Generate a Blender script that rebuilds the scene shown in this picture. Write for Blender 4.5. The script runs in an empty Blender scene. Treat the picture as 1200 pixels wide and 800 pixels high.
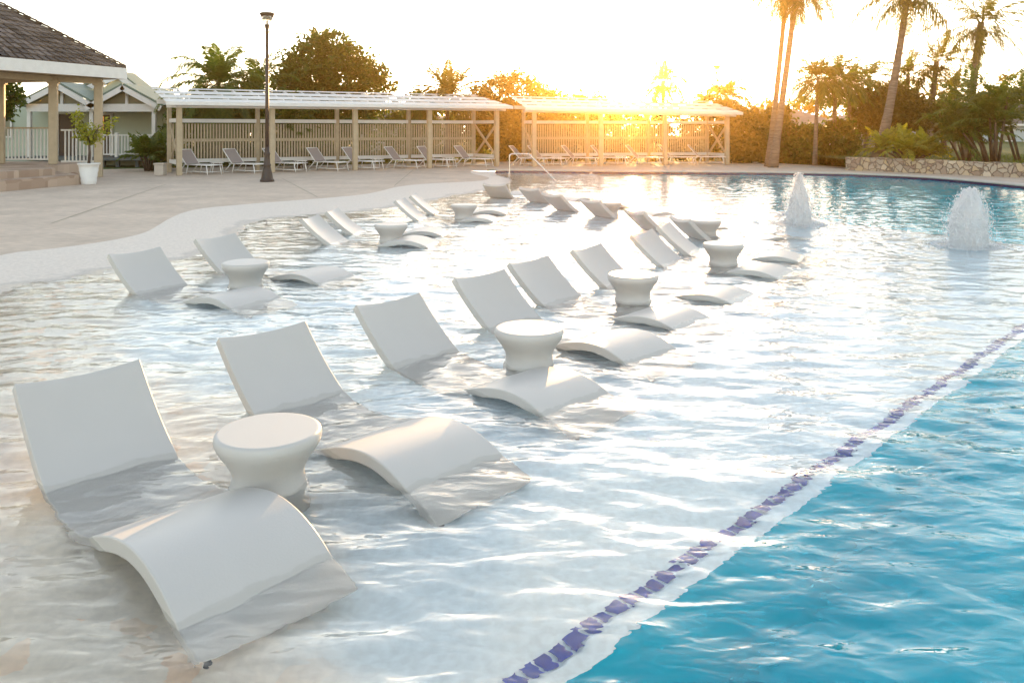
import bpy, bmesh, math, random
import numpy as np
from mathutils import Vector, Matrix, noise
from mathutils.geometry import delaunay_2d_cdt
R = math.radians
SC = bpy.context.scene
COL = SC.collection

# ------------------------------------------------------------------ camera, world, sun, exposure
F_PX, YH, CAM_H = 950.0, 151.0, 1.8
cam_d = bpy.data.cameras.new('camera')
cam = bpy.data.objects.new('camera', cam_d); COL.objects.link(cam)
cam.location = (0, 0, CAM_H); cam.rotation_euler = (R(90), 0, 0)
cam_d.sensor_width = 36; cam_d.lens = 36 * F_PX / 1200
cam_d.shift_y = -(400 - YH) / 1200
cam_d.clip_start = .05; cam_d.clip_end = 3000
SC.camera = cam
SUN_EL, SUN_AZ = R(5.5), R(8.6)
world = bpy.data.worlds.new('World'); SC.world = world; world.use_nodes = True
wn = world.node_tree; wn.nodes.clear()
sky = wn.nodes.new('ShaderNodeTexSky'); sky.sky_type = 'NISHITA'; sky.sun_disc = False
sky.sun_elevation = SUN_EL; sky.sun_rotation = SUN_AZ
sky.air_density = 1.0; sky.dust_density = .6; sky.ozone_density = 1.0; sky.altitude = 0
bg = wn.nodes.new('ShaderNodeBackground'); bg.inputs['Strength'].default_value = .15
wo = wn.nodes.new('ShaderNodeOutputWorld')
hs = wn.nodes.new('ShaderNodeHueSaturation'); hs.inputs['Saturation'].default_value = .5
wn.links.new(sky.outputs[0], hs.inputs['Color']); wn.links.new(hs.outputs[0], bg.inputs['Color']); wn.links.new(bg.outputs[0], wo.inputs['Surface'])
sun_d = bpy.data.lights.new('sun', 'SUN'); sun_d.energy = 2.4; sun_d.angle = R(.5); sun_d.color = (1.0, .60, .24)
sun = bpy.data.objects.new('sun', sun_d); COL.objects.link(sun)
sdir = Vector((math.sin(SUN_AZ) * math.cos(SUN_EL), math.cos(SUN_AZ) * math.cos(SUN_EL), math.sin(SUN_EL)))
sun.rotation_euler = (-sdir).to_track_quat('-Z', 'Y').to_euler(); sun.location = sdir * 100
SC.view_settings.view_transform = 'Standard'; SC.view_settings.look = 'None'
SC.view_settings.exposure = 2.25; SC.view_settings.gamma = 1
SC.render.engine = 'CYCLES'
cy = SC.cycles
cy.max_bounces = 9; cy.diffuse_bounces = 3; cy.glossy_bounces = 4; cy.transmission_bounces = 8
cy.transparent_max_bounces = 16; cy.volume_bounces = 0
cy.caustics_reflective = False; cy.caustics_refractive = True
cy.use_denoising = True; cy.sample_clamp_indirect = 6; cy.sample_clamp_direct = 0
HAZE_DENSITY = .0010

# ------------------------------------------------------------------ helpers
def px(x, y, z=0.0):
    """point at height z seen at photo pixel x, y"""
    Y = F_PX * (CAM_H - z) / (y - YH)
    return ((x - 600) / F_PX * Y, Y)
def zat(y, Y): return CAM_H - (y - YH) * Y / F_PX
def xat(x, Y): return (x - 600) / F_PX * Y
def tag(o, label=None, cat=None, group=None, kind=None):
    if label: o['label'] = label
    if cat: o['category'] = cat
    if group: o['group'] = group
    if kind: o['kind'] = kind
    return o
def empty(name, loc, rz=0.0, **kw):
    o = bpy.data.objects.new(name, None); COL.objects.link(o)
    o.location = loc; o.rotation_euler = (0, 0, rz); o.empty_display_size = .2
    return tag(o, **kw)
def link(name, me, mat=None, parent=None, smooth=False):
    o = bpy.data.objects.new(name, me); COL.objects.link(o)
    if mat:
        me.materials.clear(); me.materials.append(mat)
    if smooth:
        me.polygons.foreach_set('use_smooth', [True] * len(me.polygons))
    if parent: o.parent = parent
    return o
def copy_tree(o, parent=None):
    c = o.copy(); COL.objects.link(c); c.parent = parent
    for ch in list(o.children): copy_tree(ch, c)
    return c

class MB:
    """collects shapes in one mesh"""
    def __init__(s): s.v = []; s.f = []; s.sm = []
    def add(s, vs, fs, sm=False):
        b = len(s.v); s.v += [tuple(v) for v in vs]
        for f in fs: s.f.append(tuple(i + b for i in f)); s.sm.append(sm)
    def box(s, c, size, rz=0.0, rot=None, bev=0.0):
        hx, hy, hz = size[0] / 2, size[1] / 2, size[2] / 2
        M = rot if rot is not None else Matrix.Rotation(rz, 3, 'Z')
        if bev <= 0:
            P = [(-hx, -hy, -hz), (hx, -hy, -hz), (hx, hy, -hz), (-hx, hy, -hz), (-hx, -hy, hz), (hx, -hy, hz), (hx, hy, hz), (-hx, hy, hz)]
            s.add([Vector(c) + M @ Vector(p) for p in P], [(0, 3, 2, 1), (4, 5, 6, 7), (0, 1, 5, 4), (1, 2, 6, 5), (2, 3, 7, 6), (3, 0, 4, 7)])
            return
        bm = bmesh.new(); bmesh.ops.create_cube(bm, size=1)
        for v in bm.verts: v.co = Vector((v.co.x * size[0], v.co.y * size[1], v.co.z * size[2]))
        bmesh.ops.bevel(bm, geom=bm.edges[:], offset=bev, segments=1, affect='EDGES')
        bm.verts.index_update()
        s.add([Vector(c) + M @ v.co for v in bm.verts], [[v.index for v in f.verts] for f in bm.faces]); bm.free()
    def beam(s, a, b, w, h, up=(0, 0, 1)):
        a, b = Vector(a), Vector(b); d = b - a; L = d.length; x = d.normalized()
        u = Vector(up)
        if abs(u.dot(x)) > .97: u = Vector((1, 0, 0))
        y = u.cross(x).normalized(); z = x.cross(y)
        M = Matrix((x, y, z)).transposed()
        s.box((a + b) / 2, (L, w, h), rot=M)
    def tube(s, pts, rad, n=8, cap=True):
        pts = [Vector(p) for p in pts]; m = len(pts)
        if not hasattr(rad, '__len__'): rad = [rad] * m
        vs = []; prev = None
        for i, p in enumerate(pts):
            t = (pts[min(i + 1, m - 1)] - pts[max(i - 1, 0)]).normalized()
            ref = prev if prev is not None else (Vector((1, 0, 0)) if abs(t.x) < .9 else Vector((0, 1, 0)))
            a = (ref - t * ref.dot(t)).normalized(); prev = a; b = t.cross(a)
            for k in range(n):
                th = 2 * math.pi * k / n
                vs.append(p + (a * math.cos(th) + b * math.sin(th)) * rad[i])
        fs = [(i * n + k, i * n + (k + 1) % n, (i + 1) * n + (k + 1) % n, (i + 1) * n + k) for i in range(m - 1) for k in range(n)]
        s.add(vs, fs, True)
        if cap:
            b = len(s.v) - len(vs)
            s.f.append(tuple(b + k for k in reversed(range(n)))); s.sm.append(False)
            s.f.append(tuple(b + (m - 1) * n + k for k in range(n))); s.sm.append(False)
    def lathe(s, prof, n=32, c=(0, 0, 0), sm=True):
        vs = []
        for r, z in prof:
            for k in range(n):
                th = 2 * math.pi * k / n
                vs.append((c[0] + r * math.cos(th), c[1] + r * math.sin(th), c[2] + z))
        m = len(prof)
        fs = [(i * n + k, i * n + (k + 1) % n, (i + 1) * n + (k + 1) % n, (i + 1) * n + k) for i in range(m - 1) for k in range(n)]
        s.add(vs, fs, sm)
    def mesh(s, name='m'):
        me = bpy.data.meshes.new(name); me.from_pydata(s.v, [], s.f); me.update()
        me.polygons.foreach_set('use_smooth', s.sm); return me
    def build(s, name, mat, parent=None): return link(name, s.mesh(name), mat, parent)

# ------------------------------------------------------------------ materials
def mat(name, col, rough=.6, spec=.3, metallic=0.0, var=0.0, scale=6.0, bump=0.0, bscale=40.0, col2=None, detail=5, stretch=(1, 1, 1)):
    m = bpy.data.materials.new(name); m.use_nodes = True; t = m.node_tree; N = t.nodes; L = t.links
    b = N['Principled BSDF']; b.inputs['Roughness'].default_value = rough
    b.inputs['Specular IOR Level'].default_value = spec; b.inputs['Metallic'].default_value = metallic
    b.inputs['Base Color'].default_value = (*col, 1)
    tc = N.new('ShaderNodeTexCoord'); mp = N.new('ShaderNodeMapping'); mp.inputs['Scale'].default_value = stretch
    L.new(tc.outputs['Object'], mp.inputs['Vector'])
    if var > 0 or col2:
        nz = N.new('ShaderNodeTexNoise'); nz.inputs['Scale'].default_value = scale; nz.inputs['Detail'].default_value = detail
        L.new(mp.outputs[0], nz.inputs['Vector'])
        r = N.new('ShaderNodeValToRGB'); r.color_ramp.elements[0].position = .32; r.color_ramp.elements[1].position = .68
        c2 = col2 or tuple(c * (1 - var) for c in col)
        r.color_ramp.elements[0].color = (*c2, 1); r.color_ramp.elements[1].color = (*col, 1)
        L.new(nz.outputs['Fac'], r.inputs['Fac']); L.new(r.outputs['Color'], b.inputs['Base Color'])
    if bump > 0:
        n2 = N.new('ShaderNodeTexNoise'); n2.inputs['Scale'].default_value = bscale; n2.inputs['Detail'].default_value = 6
        L.new(mp.outputs[0], n2.inputs['Vector'])
        bp = N.new('ShaderNodeBump'); bp.inputs['Strength'].default_value = bump; bp.inputs['Distance'].default_value = .02
        L.new(n2.outputs['Fac'], bp.inputs['Height']); L.new(bp.outputs[0], b.inputs['Normal'])
    return m
def leaf_mat(name, c1, c2, trans=.35, rough=.5):
    m = bpy.data.materials.new(name); m.use_nodes = True; t = m.node_tree; N = t.nodes; L = t.links
    b = N['Principled BSDF']; b.inputs['Roughness'].default_value = rough; b.inputs['Specular IOR Level'].default_value = .25
    g = N.new('ShaderNodeNewGeometry'); r = N.new('ShaderNodeValToRGB')
    r.color_ramp.elements[0].color = (*c1, 1); r.color_ramp.elements[1].color = (*c2, 1)
    L.new(g.outputs['Random Per Island'], r.inputs['Fac']); L.new(r.outputs['Color'], b.inputs['Base Color'])
    tr = N.new('ShaderNodeBsdfTranslucent'); mx = N.new('ShaderNodeMixShader'); mx.inputs['Fac'].default_value = trans
    br = N.new('ShaderNodeMix'); br.data_type = 'RGBA'; br.blend_type = 'MULTIPLY'; br.inputs['Factor'].default_value = 1
    br.inputs[7].default_value = (2.3, 2.0, .6, 1); L.new(r.outputs['Color'], br.inputs[6]); L.new(br.outputs[2], tr.inputs['Color'])
    L.new(b.outputs[0], mx.inputs[1]); L.new(tr.outputs[0], mx.inputs[2]); L.new(mx.outputs[0], N['Material Output'].inputs['Surface'])
    return m
M = {}
M['plastic'] = mat('plastic', (.56, .54, .515), rough=.42, spec=.4, var=.035, scale=3, bump=.05, bscale=90)
def wet_band(m):
    t = m.node_tree; N = t.nodes; L = t.links; b = N['Principled BSDF']; src = b.inputs['Base Color'].links[0].from_socket
    g = N.new('ShaderNodeNewGeometry'); sp = N.new('ShaderNodeSeparateXYZ'); L.new(g.outputs['Position'], sp.inputs[0])
    nz = N.new('ShaderNodeTexNoise'); nz.inputs['Scale'].default_value = 7; nz.inputs['Detail'].default_value = 6; L.new(g.outputs['Position'], nz.inputs['Vector'])
    a = N.new('ShaderNodeMath'); a.operation = 'MULTIPLY_ADD'; a.inputs[1].default_value = .05; L.new(nz.outputs['Fac'], a.inputs[0]); L.new(sp.outputs['Z'], a.inputs[2])
    r = N.new('ShaderNodeMapRange'); r.inputs[1].default_value = .035; r.inputs[2].default_value = .05; L.new(a.outputs[0], r.inputs[0])
    mx = N.new('ShaderNodeMix'); mx.data_type = 'RGBA'; mx.blend_type = 'MULTIPLY'; mx.inputs['Factor'].default_value = 1
    cr = N.new('ShaderNodeValToRGB'); cr.color_ramp.elements[0].color = (.90, .895, .87, 1); cr.color_ramp.elements[1].color = (1, 1, 1, 1); L.new(r.outputs[0], cr.inputs[0])
    L.new(src, mx.inputs[6]); L.new(cr.outputs[0], mx.inputs[7]); L.new(mx.outputs[2], b.inputs['Base Color'])
    rr = N.new('ShaderNodeMapRange'); rr.inputs[3].default_value = .12; rr.inputs[4].default_value = .42; L.new(r.outputs[0], rr.inputs[0]); L.new(rr.outputs[0], b.inputs['Roughness'])
wet_band(M['plastic'])
M['black'] = mat('black', (.02, .02, .02), rough=.6)
M['white_wood'] = mat('white_wood', (.78, .77, .75), rough=.55, var=.08, scale=4, bump=.15, bscale=30)
M['tan_wood'] = mat('tan_wood', (.50, .41, .29), rough=.65, var=.14, scale=5, bump=.2, bscale=30)
M['white_metal'] = mat('white_metal', (.82, .81, .79), rough=.35, spec=.5)
M['sling'] = mat('sling', (.36, .31, .30), rough=.85, var=.1, scale=60)
M['bronze'] = mat('bronze', (.045, .032, .026), rough=.45, spec=.5, var=.2, scale=20)
M['steel'] = mat('steel', (.7, .68, .66), rough=.2, metallic=1)
M['house_green'] = mat('house_green', (.46, .52, .43), rough=.8, var=.06, scale=1.2, bump=.1, bscale=15)
M['roof_green'] = mat('roof_green', (.16, .23, .19), rough=.5, var=.25, scale=1.5, stretch=(1, 6, 1))
M['gable_dark'] = mat('gable_dark', (.25, .24, .17), rough=.8)
M['door_brown'] = mat('door_brown', (.05, .025, .015), rough=.5, spec=.5)
M['grey_roof'] = mat('grey_roof', (.20, .19, .18), rough=.7, var=.25, scale=2)
M['dull_wall'] = mat('dull_wall', (.50, .46, .40), rough=.85, var=.1, scale=1)
M['grey_deck'] = mat('grey_deck', (.14, .16, .17), rough=.7, var=.1)
M['step_stone'] = mat('step_stone', (.42, .31, .24), rough=.8, col2=(.30, .21, .16), scale=3.5, bump=.3, bscale=25)
M['pot'] = mat('pot', (.74, .73, .71), rough=.5, var=.05)
M['soil'] = mat('soil', (.06, .04, .03), rough=.95, bump=.6)
M['trunk'] = mat('trunk', (.24, .19, .15), rough=.9, col2=(.13, .10, .08), scale=3, stretch=(1, 1, 7), bump=.6, bscale=12)
M['bark'] = mat('bark', (.12, .09, .07), rough=.9, col2=(.07, .05, .04), scale=8, bump=.6)
M['grass'] = mat('grass', (.10, .14, .035), rough=.9, col2=(.06, .09, .025), scale=2.5, bump=.8, bscale=60)
M['navy'] = mat('navy', (.0, .03, .30), rough=.2, spec=.5, var=.3, scale=15)
M['coconut'] = mat('coconut', (.16, .11, .03), rough=.6)
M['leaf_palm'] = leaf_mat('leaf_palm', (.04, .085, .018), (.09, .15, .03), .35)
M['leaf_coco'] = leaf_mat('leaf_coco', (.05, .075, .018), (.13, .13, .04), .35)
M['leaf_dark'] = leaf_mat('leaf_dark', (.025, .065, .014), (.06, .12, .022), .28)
M['leaf_olive'] = leaf_mat('leaf_olive', (.04, .058, .018), (.085, .10, .028), .25)
M['leaf_lime'] = leaf_mat('leaf_lime', (.14, .18, .03), (.26, .27, .05), .45)
M['leaf_areca'] = leaf_mat('leaf_areca', (.045, .09, .02), (.10, .15, .035), .35)

def deck_mat():
    m = mat('deck_concrete', (.68, .57, .475), rough=.8, col2=(.56, .465, .385), scale=.9, bump=.25, bscale=70, detail=9)
    t = m.node_tree; N = t.nodes; L = t.links; b = N['Principled BSDF']
    src = b.inputs['Base Color'].links[0].from_socket
    n = N.new('ShaderNodeTexNoise'); n.inputs['Scale'].default_value = 14; n.inputs['Detail'].default_value = 8
    tc = N.new('ShaderNodeTexCoord'); mp = N.new('ShaderNodeMapping'); mp.inputs['Scale'].default_value = (.35, 1.6, 1)
    L.new(tc.outputs['Object'], mp.inputs['Vector']); L.new(mp.outputs[0], n.inputs['Vector'])
    r = N.new('ShaderNodeValToRGB'); r.color_ramp.elements[0].position = .35; r.color_ramp.elements[1].position = .7
    r.color_ramp.elements[0].color = (.80, .80, .79, 1); r.color_ramp.elements[1].color = (1.08, 1.07, 1.05, 1)
    L.new(n.outputs['Fac'], r.inputs['Fac'])
    mx = N.new('ShaderNodeMix'); mx.data_type = 'RGBA'; mx.blend_type = 'MULTIPLY'; mx.inputs['Factor'].default_value = 1
    L.new(src, mx.inputs[6]); L.new(r.outputs['Color'], mx.inputs[7]); L.new(mx.outputs[2], b.inputs['Base Color'])
    return m
M['deck'] = deck_mat()
M['coping'] = mat('coping', (.58, .52, .46), rough=.7, var=.14, scale=2.5, bump=.2, bscale=50)

def floor_mat():
    """pale plaster that turns to buff pebble aggregate towards the beach entry (attribute beach = metres from the waterline)"""
    m = bpy.data.materials.new('ledge_plaster'); m.use_nodes = True; t = m.node_tree; N = t.nodes; L = t.links
    b = N['Principled BSDF']; b.inputs['Roughness'].default_value = .7; b.inputs['Specular IOR Level'].default_value = .2
    at = N.new('ShaderNodeAttribute'); at.attribute_name = 'beach'
    tc = N.new('ShaderNodeTexCoord')
    nz = N.new('ShaderNodeTexNoise'); nz.inputs['Scale'].default_value = 1.7; nz.inputs['Detail'].default_value = 6
    L.new(tc.outputs['Object'], nz.inputs['Vector'])
    ma = N.new('ShaderNodeMath'); ma.operation = 'MULTIPLY_ADD'; ma.inputs[1].default_value = .9; ma.inputs[2].default_value = -.45
    L.new(nz.outputs['Fac'], ma.inputs[0])
    ad = N.new('ShaderNodeMath'); ad.operation = 'ADD'; L.new(at.outputs['Fac'], ad.inputs[0]); L.new(ma.outputs[0], ad.inputs[1])
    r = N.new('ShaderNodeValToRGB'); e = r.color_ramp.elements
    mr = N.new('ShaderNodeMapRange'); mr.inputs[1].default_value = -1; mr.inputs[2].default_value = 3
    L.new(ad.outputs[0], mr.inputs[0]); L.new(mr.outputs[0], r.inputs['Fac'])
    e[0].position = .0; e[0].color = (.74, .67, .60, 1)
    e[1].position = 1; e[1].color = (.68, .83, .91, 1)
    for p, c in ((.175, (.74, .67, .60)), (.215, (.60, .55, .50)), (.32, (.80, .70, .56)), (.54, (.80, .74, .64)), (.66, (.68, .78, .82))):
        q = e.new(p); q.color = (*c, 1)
    # buff stones
    vo = N.new('ShaderNodeTexVoronoi'); vo.inputs['Scale'].default_value = 9
    L.new(tc.outputs['Object'], vo.inputs['Vector'])
    vr = N.new('ShaderNodeValToRGB'); vr.color_ramp.elements[0].color = (1, 1, 1, 1); vr.color_ramp.elements[1].color = (1.06, .82, .64, 1)
    vr.color_ramp.elements[0].position = .84; vr.color_ramp.elements[1].position = .9
    sp = N.new('ShaderNodeSeparateColor'); L.new(vo.outputs['Color'], sp.inputs[0]); L.new(sp.outputs[0], vr.inputs['Fac'])
    mk0 = N.new('ShaderNodeMapRange'); mk0.inputs[1].default_value = .1; mk0.inputs[2].default_value = .5
    mk1 = N.new('ShaderNodeMapRange'); mk1.inputs[1].default_value = .8; mk1.inputs[2].default_value = 1.6; mk1.inputs[3].default_value = .7; mk1.inputs[4].default_value = 0
    mk = N.new('ShaderNodeMath'); mk.operation = 'MULTIPLY'
    L.new(at.outputs['Fac'], mk0.inputs[0]); L.new(at.outputs['Fac'], mk1.inputs[0]); L.new(mk0.outputs[0], mk.inputs[0]); L.new(mk1.outputs[0], mk.inputs[1])
    mx = N.new('ShaderNodeMix'); mx.data_type = 'RGBA'; mx.blend_type = 'MULTIPLY'
    L.new(mk.outputs[0], mx.inputs['Factor']); L.new(r.outputs['Color'], mx.inputs[6]); L.new(vr.outputs['Color'], mx.inputs[7])
    n3 = N.new('ShaderNodeTexNoise'); n3.inputs['Scale'].default_value = 22; n3.inputs['Detail'].default_value = 6
    L.new(tc.outputs['Object'], n3.inputs['Vector'])
    r3 = N.new('ShaderNodeValToRGB'); r3.color_ramp.elements[0].position = .35; r3.color_ramp.elements[1].position = .65
    r3.color_ramp.elements[0].color = (.9, .9, .9, 1); r3.color_ramp.elements[1].color = (1.04, 1.04, 1.04, 1); L.new(n3.outputs['Fac'], r3.inputs['Fac'])
    m2 = N.new('ShaderNodeMix'); m2.data_type = 'RGBA'; m2.blend_type = 'MULTIPLY'; m2.inputs['Factor'].default_value = 1
    L.new(mx.outputs[2], m2.inputs[6]); L.new(r3.outputs['Color'], m2.inputs[7]); L.new(m2.outputs[2], b.inputs['Base Color'])
    return m
M['floor'] = floor_mat()
M['deep'] = mat('deep_plaster', (.0, .57, .74), rough=.7, var=.12, scale=.8)
M['ledge_edge'] = mat('ledge_edge', (.60, .74, .78), rough=.6, var=.04)

def water_mat():
    m = bpy.data.materials.new('pool_water'); m.use_nodes = True; t = m.node_tree; N = t.nodes; L = t.links
    N.remove(N['Principled BSDF'])
    g = N.new('ShaderNodeBsdfGlass'); g.inputs['IOR'].default_value = 1.333; g.inputs['Roughness'].default_value = .0
    g.inputs['Color'].default_value = (1, 1, 1, 1)
    tc = N.new('ShaderNodeTexCoord'); mp = N.new('ShaderNodeMapping'); mp.inputs['Scale'].default_value = (.75, 1.25, 1); mp.inputs['Rotation'].default_value = (0, 0, R(8))
    L.new(tc.outputs['Object'], mp.inputs['Vector'])
    n1 = N.new('ShaderNodeTexNoise'); n1.inputs['Scale'].default_value = 12; n1.inputs['Detail'].default_value = 1.2; n1.inputs['Distortion'].default_value = .6
    L.new(mp.outputs[0], n1.inputs['Vector'])
    b1 = N.new('ShaderNodeBump'); b1.inputs['Strength'].default_value = .42; b1.inputs['Distance'].default_value = .012
    L.new(n1.outputs['Fac'], b1.inputs['Height'])
    n2 = N.new('ShaderNodeTexNoise'); n2.inputs['Scale'].default_value = 4.2; n2.inputs['Detail'].default_value = 1.5; n2.inputs['Distortion'].default_value = .8
    mp2 = N.new('ShaderNodeMapping'); mp2.inputs['Scale'].default_value = (.6, 1.5, 1); mp2.inputs['Rotation'].default_value = (0, 0, R(-6)); L.new(tc.outputs['Object'], mp2.inputs[0]); L.new(mp2.outputs[0], n2.inputs['Vector'])
    b2 = N.new('ShaderNodeBump'); b2.inputs['Strength'].default_value = .42; b2.inputs['Distance'].default_value = .022; L.new(n2.outputs['Fac'], b2.inputs['Height']); L.new(b2.outputs[0], b1.inputs['Normal'])
    L.new(b1.outputs[0], g.inputs['Normal'])
    L.new(g.outputs[0], N['Material Output'].inputs['Surface'])
    return m
M['water'] = water_mat()

# ------------------------------------------------------------------ pool outline (world metres)
BEACH = [(-1.6, -4.0), (-1.9, -2), (-2.3, 0), (-2.7, 1.5), (-3.2, 3), (-3.8, 4.5), (-4.45, 6), (-5.1, 7.5)] + [px(*p) for p in
  [(0, 340), (58, 329), (117, 320), (175, 311), (222, 303), (250, 293), (270, 283), (283, 273), (288, 264), (307, 257), (353, 253), (407, 250), (437, 246), (468, 242), (488, 239.5),
   (503, 237.5), (510, 234.4), (525, 231), (539, 228), (558, 226), (574, 222), (592, 217), (600, 213), (600, 210), (592, 207.5), (583, 205.5)]]
FAR = [px(*p) for p in [(580, 203), (600, 202.2), (650, 203), (720, 204), (800, 204.5), (900, 205), (960, 205.8), (1015, 207.5), (1060, 209.5), (1100, 212), (1150, 216.5), (1200, 221.5), (1260, 228), (1330, 240)]] + [(15.6, 14), (15.8, 8), (15.6, 0), (15.2, -4.0)]
APRON = [(-3.2, -5.2), (-3.5, -2), (-3.9, 0), (-4.3, 1.5), (-4.9, 3.2), (-5.5, 5), (-6.1, 7), (-6.7, 9)] + [px(x, y, .06) for x, y in
  [(0, 297), (58, 292), (117, 284), (150, 278), (172, 272), (184, 265), (198, 256), (217, 248), (240, 243.5), (275, 240.5), (317, 237), (383, 232), (427, 228), (448, 223.5), (468, 218), (510, 214.5), (560, 212.6), (572, 210.5), (574, 208), (562, 205.5), (551, 202.8), (552, 200.2)]]
def chaikin(P, n=2):
    for _ in range(n):
        Q = [P[0]]
        for a, b in zip(P[:-1], P[1:]):
            Q.append((a[0] * .75 + b[0] * .25, a[1] * .75 + b[1] * .25)); Q.append((a[0] * .25 + b[0] * .75, a[1] * .25 + b[1] * .75))
        Q.append(P[-1]); P = Q
    return P
BEACH = chaikin(BEACH); FAR = chaikin(FAR); APRON = chaikin(APRON)
POOL = BEACH + FAR
LEDGE = [(-3.4, -.76), (-2.0, .64), (7.4, 10.04), (8.1, 11.1), (8.2, 12.3), (7.6, 13.7), (6.4, 15.6), (5.9, 18), (5.8, 24), (5.2, 28), (3.5, 31), (3.0, 36)]

def inside(pts, poly):
    x, y = pts[:, 0], pts[:, 1]; c = np.zeros(len(pts), bool); n = len(poly)
    for i in range(n):
        x1, y1 = poly[i]; x2, y2 = poly[(i + 1) % n]
        k = ((y1 > y) != (y2 > y)); 
        with np.errstate(divide='ignore', invalid='ignore'):
            xi = (x2 - x1) * (y - y1) / (y2 - y1 + 1e-12) + x1
        c ^= k & (x < xi)
    return c
def dist(pts, line):
    d = np.full(len(pts), 1e9)
    for a, b in zip(line[:-1], line[1:]):
        a = np.array(a); b = np.array(b); ab = b - a; L2 = (ab ** 2).sum() + 1e-12
        t = np.clip(((pts - a) @ ab) / L2, 0, 1); q = a + t[:, None] * ab
        d = np.minimum(d, np.hypot(*(pts - q).T))
    return d
def cdt(points, loops, keep):
    """triangulate points with closed loops as constraints; keep faces whose centre passes keep()"""
    pts = [tuple(p) for p in points]; edges = []
    for lp, closed in loops:
        b = len(pts); pts += [tuple(p) for p in lp]
        edges += [(b + i, b + i + 1) for i in range(len(lp) - 1)]
        if closed: edges.append((b + len(lp) - 1, b))
    r = delaunay_2d_cdt([Vector(p) for p in pts], edges, [], 0, 1e-5)
    v = np.array([tuple(p) for p in r[0]]); f = np.array([t for t in r[2] if len(t) == 3])
    c = v[f].mean(1); k = keep(c); f = f[k]
    # orient up
    a, b_, c_ = v[f[:, 0]], v[f[:, 1]], v[f[:, 2]]
    s = np.cross(b_ - a, c_ - a); f[s < 0] = f[s < 0][:, ::-1]
    used = np.unique(f); mp = -np.ones(len(v), int); mp[used] = np.arange(len(used))
    return v[used], mp[f]
def sheet(name, v, z, f, m, smooth=True, **kw):
    me = bpy.data.meshes.new(name)
    me.from_pydata([(a, b, c) for (a, b), c in zip(v, z)], [], [tuple(map(int, t)) for t in f]); me.update()
    o = link(name, me, m, None, smooth); return tag(o, **kw)

DECK_OUT = [(-60, -30), (40, -30), (40, 20), (26, 26), (19.5, 28.2), (15.2, 33.6), (15, 37.5), (12.5, 43), (0, 43), (-14, 36.5), (-24, 32), (-60, 32)]
APOLY = APRON + [px(600, 198.3, .12), px(720, 198.5, .12), px(900, 198.5, .12), px(1000, 199.0, .12)]
RIM = FAR
# far coping: offset outline
def offset(line, d):
    out = []
    for i, p in enumerate(line):
        a = np.array(line[max(i - 1, 0)]); b = np.array(line[min(i + 1, len(line) - 1)]); t = (b - a) / np.linalg.norm(b - a)
        out.append((p[0] - t[1] * d, p[1] + t[0] * d))
    return out
RIM_OUT = offset(FAR, .55)
# deck = DECK_OUT minus (apron boundary + rim outer)
HOLE = APRON + RIM_OUT
def beach_z(P):
    ins = inside(P, POOL); d = dist(P, BEACH)
    z = np.where(ins, -.235 * (1 - np.exp(-d / .75)), np.minimum(.06, .075 * d))
    return z, np.where(ins, d, -d)
def grid_pts(x0, x1, y0, y1, s, jit=.25, seed=1):
    rg = np.random.default_rng(seed); X, Y = np.meshgrid(np.arange(x0, x1, s), np.arange(y0, y1, s)); P = np.stack([X.ravel(), Y.ravel()], 1)
    return P + rg.uniform(-jit, jit, P.shape) * s
g0 = grid_pts(-60, 40, -30, 43, 1.6); g0 = g0[inside(g0, DECK_OUT) & ~inside(g0, HOLE) & (dist(g0, HOLE + [HOLE[0]]) > .5)]
v, f = cdt(g0, [(DECK_OUT, True), (HOLE, True)], lambda c: inside(c, DECK_OUT) & ~inside(c, HOLE))
sheet('pool_deck', v, np.full(len(v), .06), f, M['deck'], label='beige concrete pool deck', kind='structure')
# apron + ledge floor (one continuous sheet, dipping under the water)
def densify(P, st):
    out = []
    for a, b in zip(P[:-1], P[1:]):
        n = max(1, int(math.dist(a, b) / st)); out += [(a[0] + (b[0] - a[0]) * k / n, a[1] + (b[1] - a[1]) * k / n) for k in range(n)]
    return out + [P[-1]]
LEDGE = densify(LEDGE, .22)
LPOLY = LEDGE + [(-.9, 36), (-12, 36), (-12, -.76)]
OUTER = APRON + FAR
LEDGE_REGION = lambda c: inside(c, OUTER) & inside(c, LPOLY)
g1 = grid_pts(-8, 9, -6, 36, .22, .3, 2); kk = inside(g1, OUTER) & inside(g1, LPOLY) & (dist(g1, LEDGE) > .1) & (dist(g1, OUTER + [OUTER[0]]) > .08) & (dist(g1, BEACH) > .07); g1 = g1[kk]
BL = BEACH
v, f = cdt(g1, [(OUTER, True), (LEDGE, False), (BL, False)], LEDGE_REGION)
z, bd = beach_z(v)
o = sheet('pool_ledge', v, z, f, M['floor'], label='pale plaster tanning ledge and beach entry under shallow water', kind='structure')
at = o.data.attributes.new('beach', 'FLOAT', 'POINT'); bd = bd - np.where(bd > 0, .95, 0) * np.clip((7.0 - v[:, 1]) / 2.5, 0, 1) * np.clip(bd / .5, 0, 1); at.data.foreach_set('value', bd.astype(np.float32))
# remaining apron piece beyond the ledge region (near strip behind the camera)
v, f = cdt([], [(OUTER, True), (LPOLY, True), (POOL, True)], lambda c: inside(c, OUTER) & ~inside(c, LPOLY) & ~inside(c, POOL))
sheet('pool_apron', v, np.full(len(v), .05), f, M['coping'], label='pale plaster apron beside the deep end', kind='structure')
# deep floor
DEEP = [(-8, -6), (17, -6), (17, 37), (-2, 37), (-8, 5)]
v, f = cdt([], [(POOL, True), (LPOLY, True)], lambda c: inside(c, POOL) & ~inside(c, LPOLY))
sheet('pool_floor', v, np.full(len(v), -1.35), f, M['deep'], label='blue plaster floor of the deep pool', kind='structure')
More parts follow.
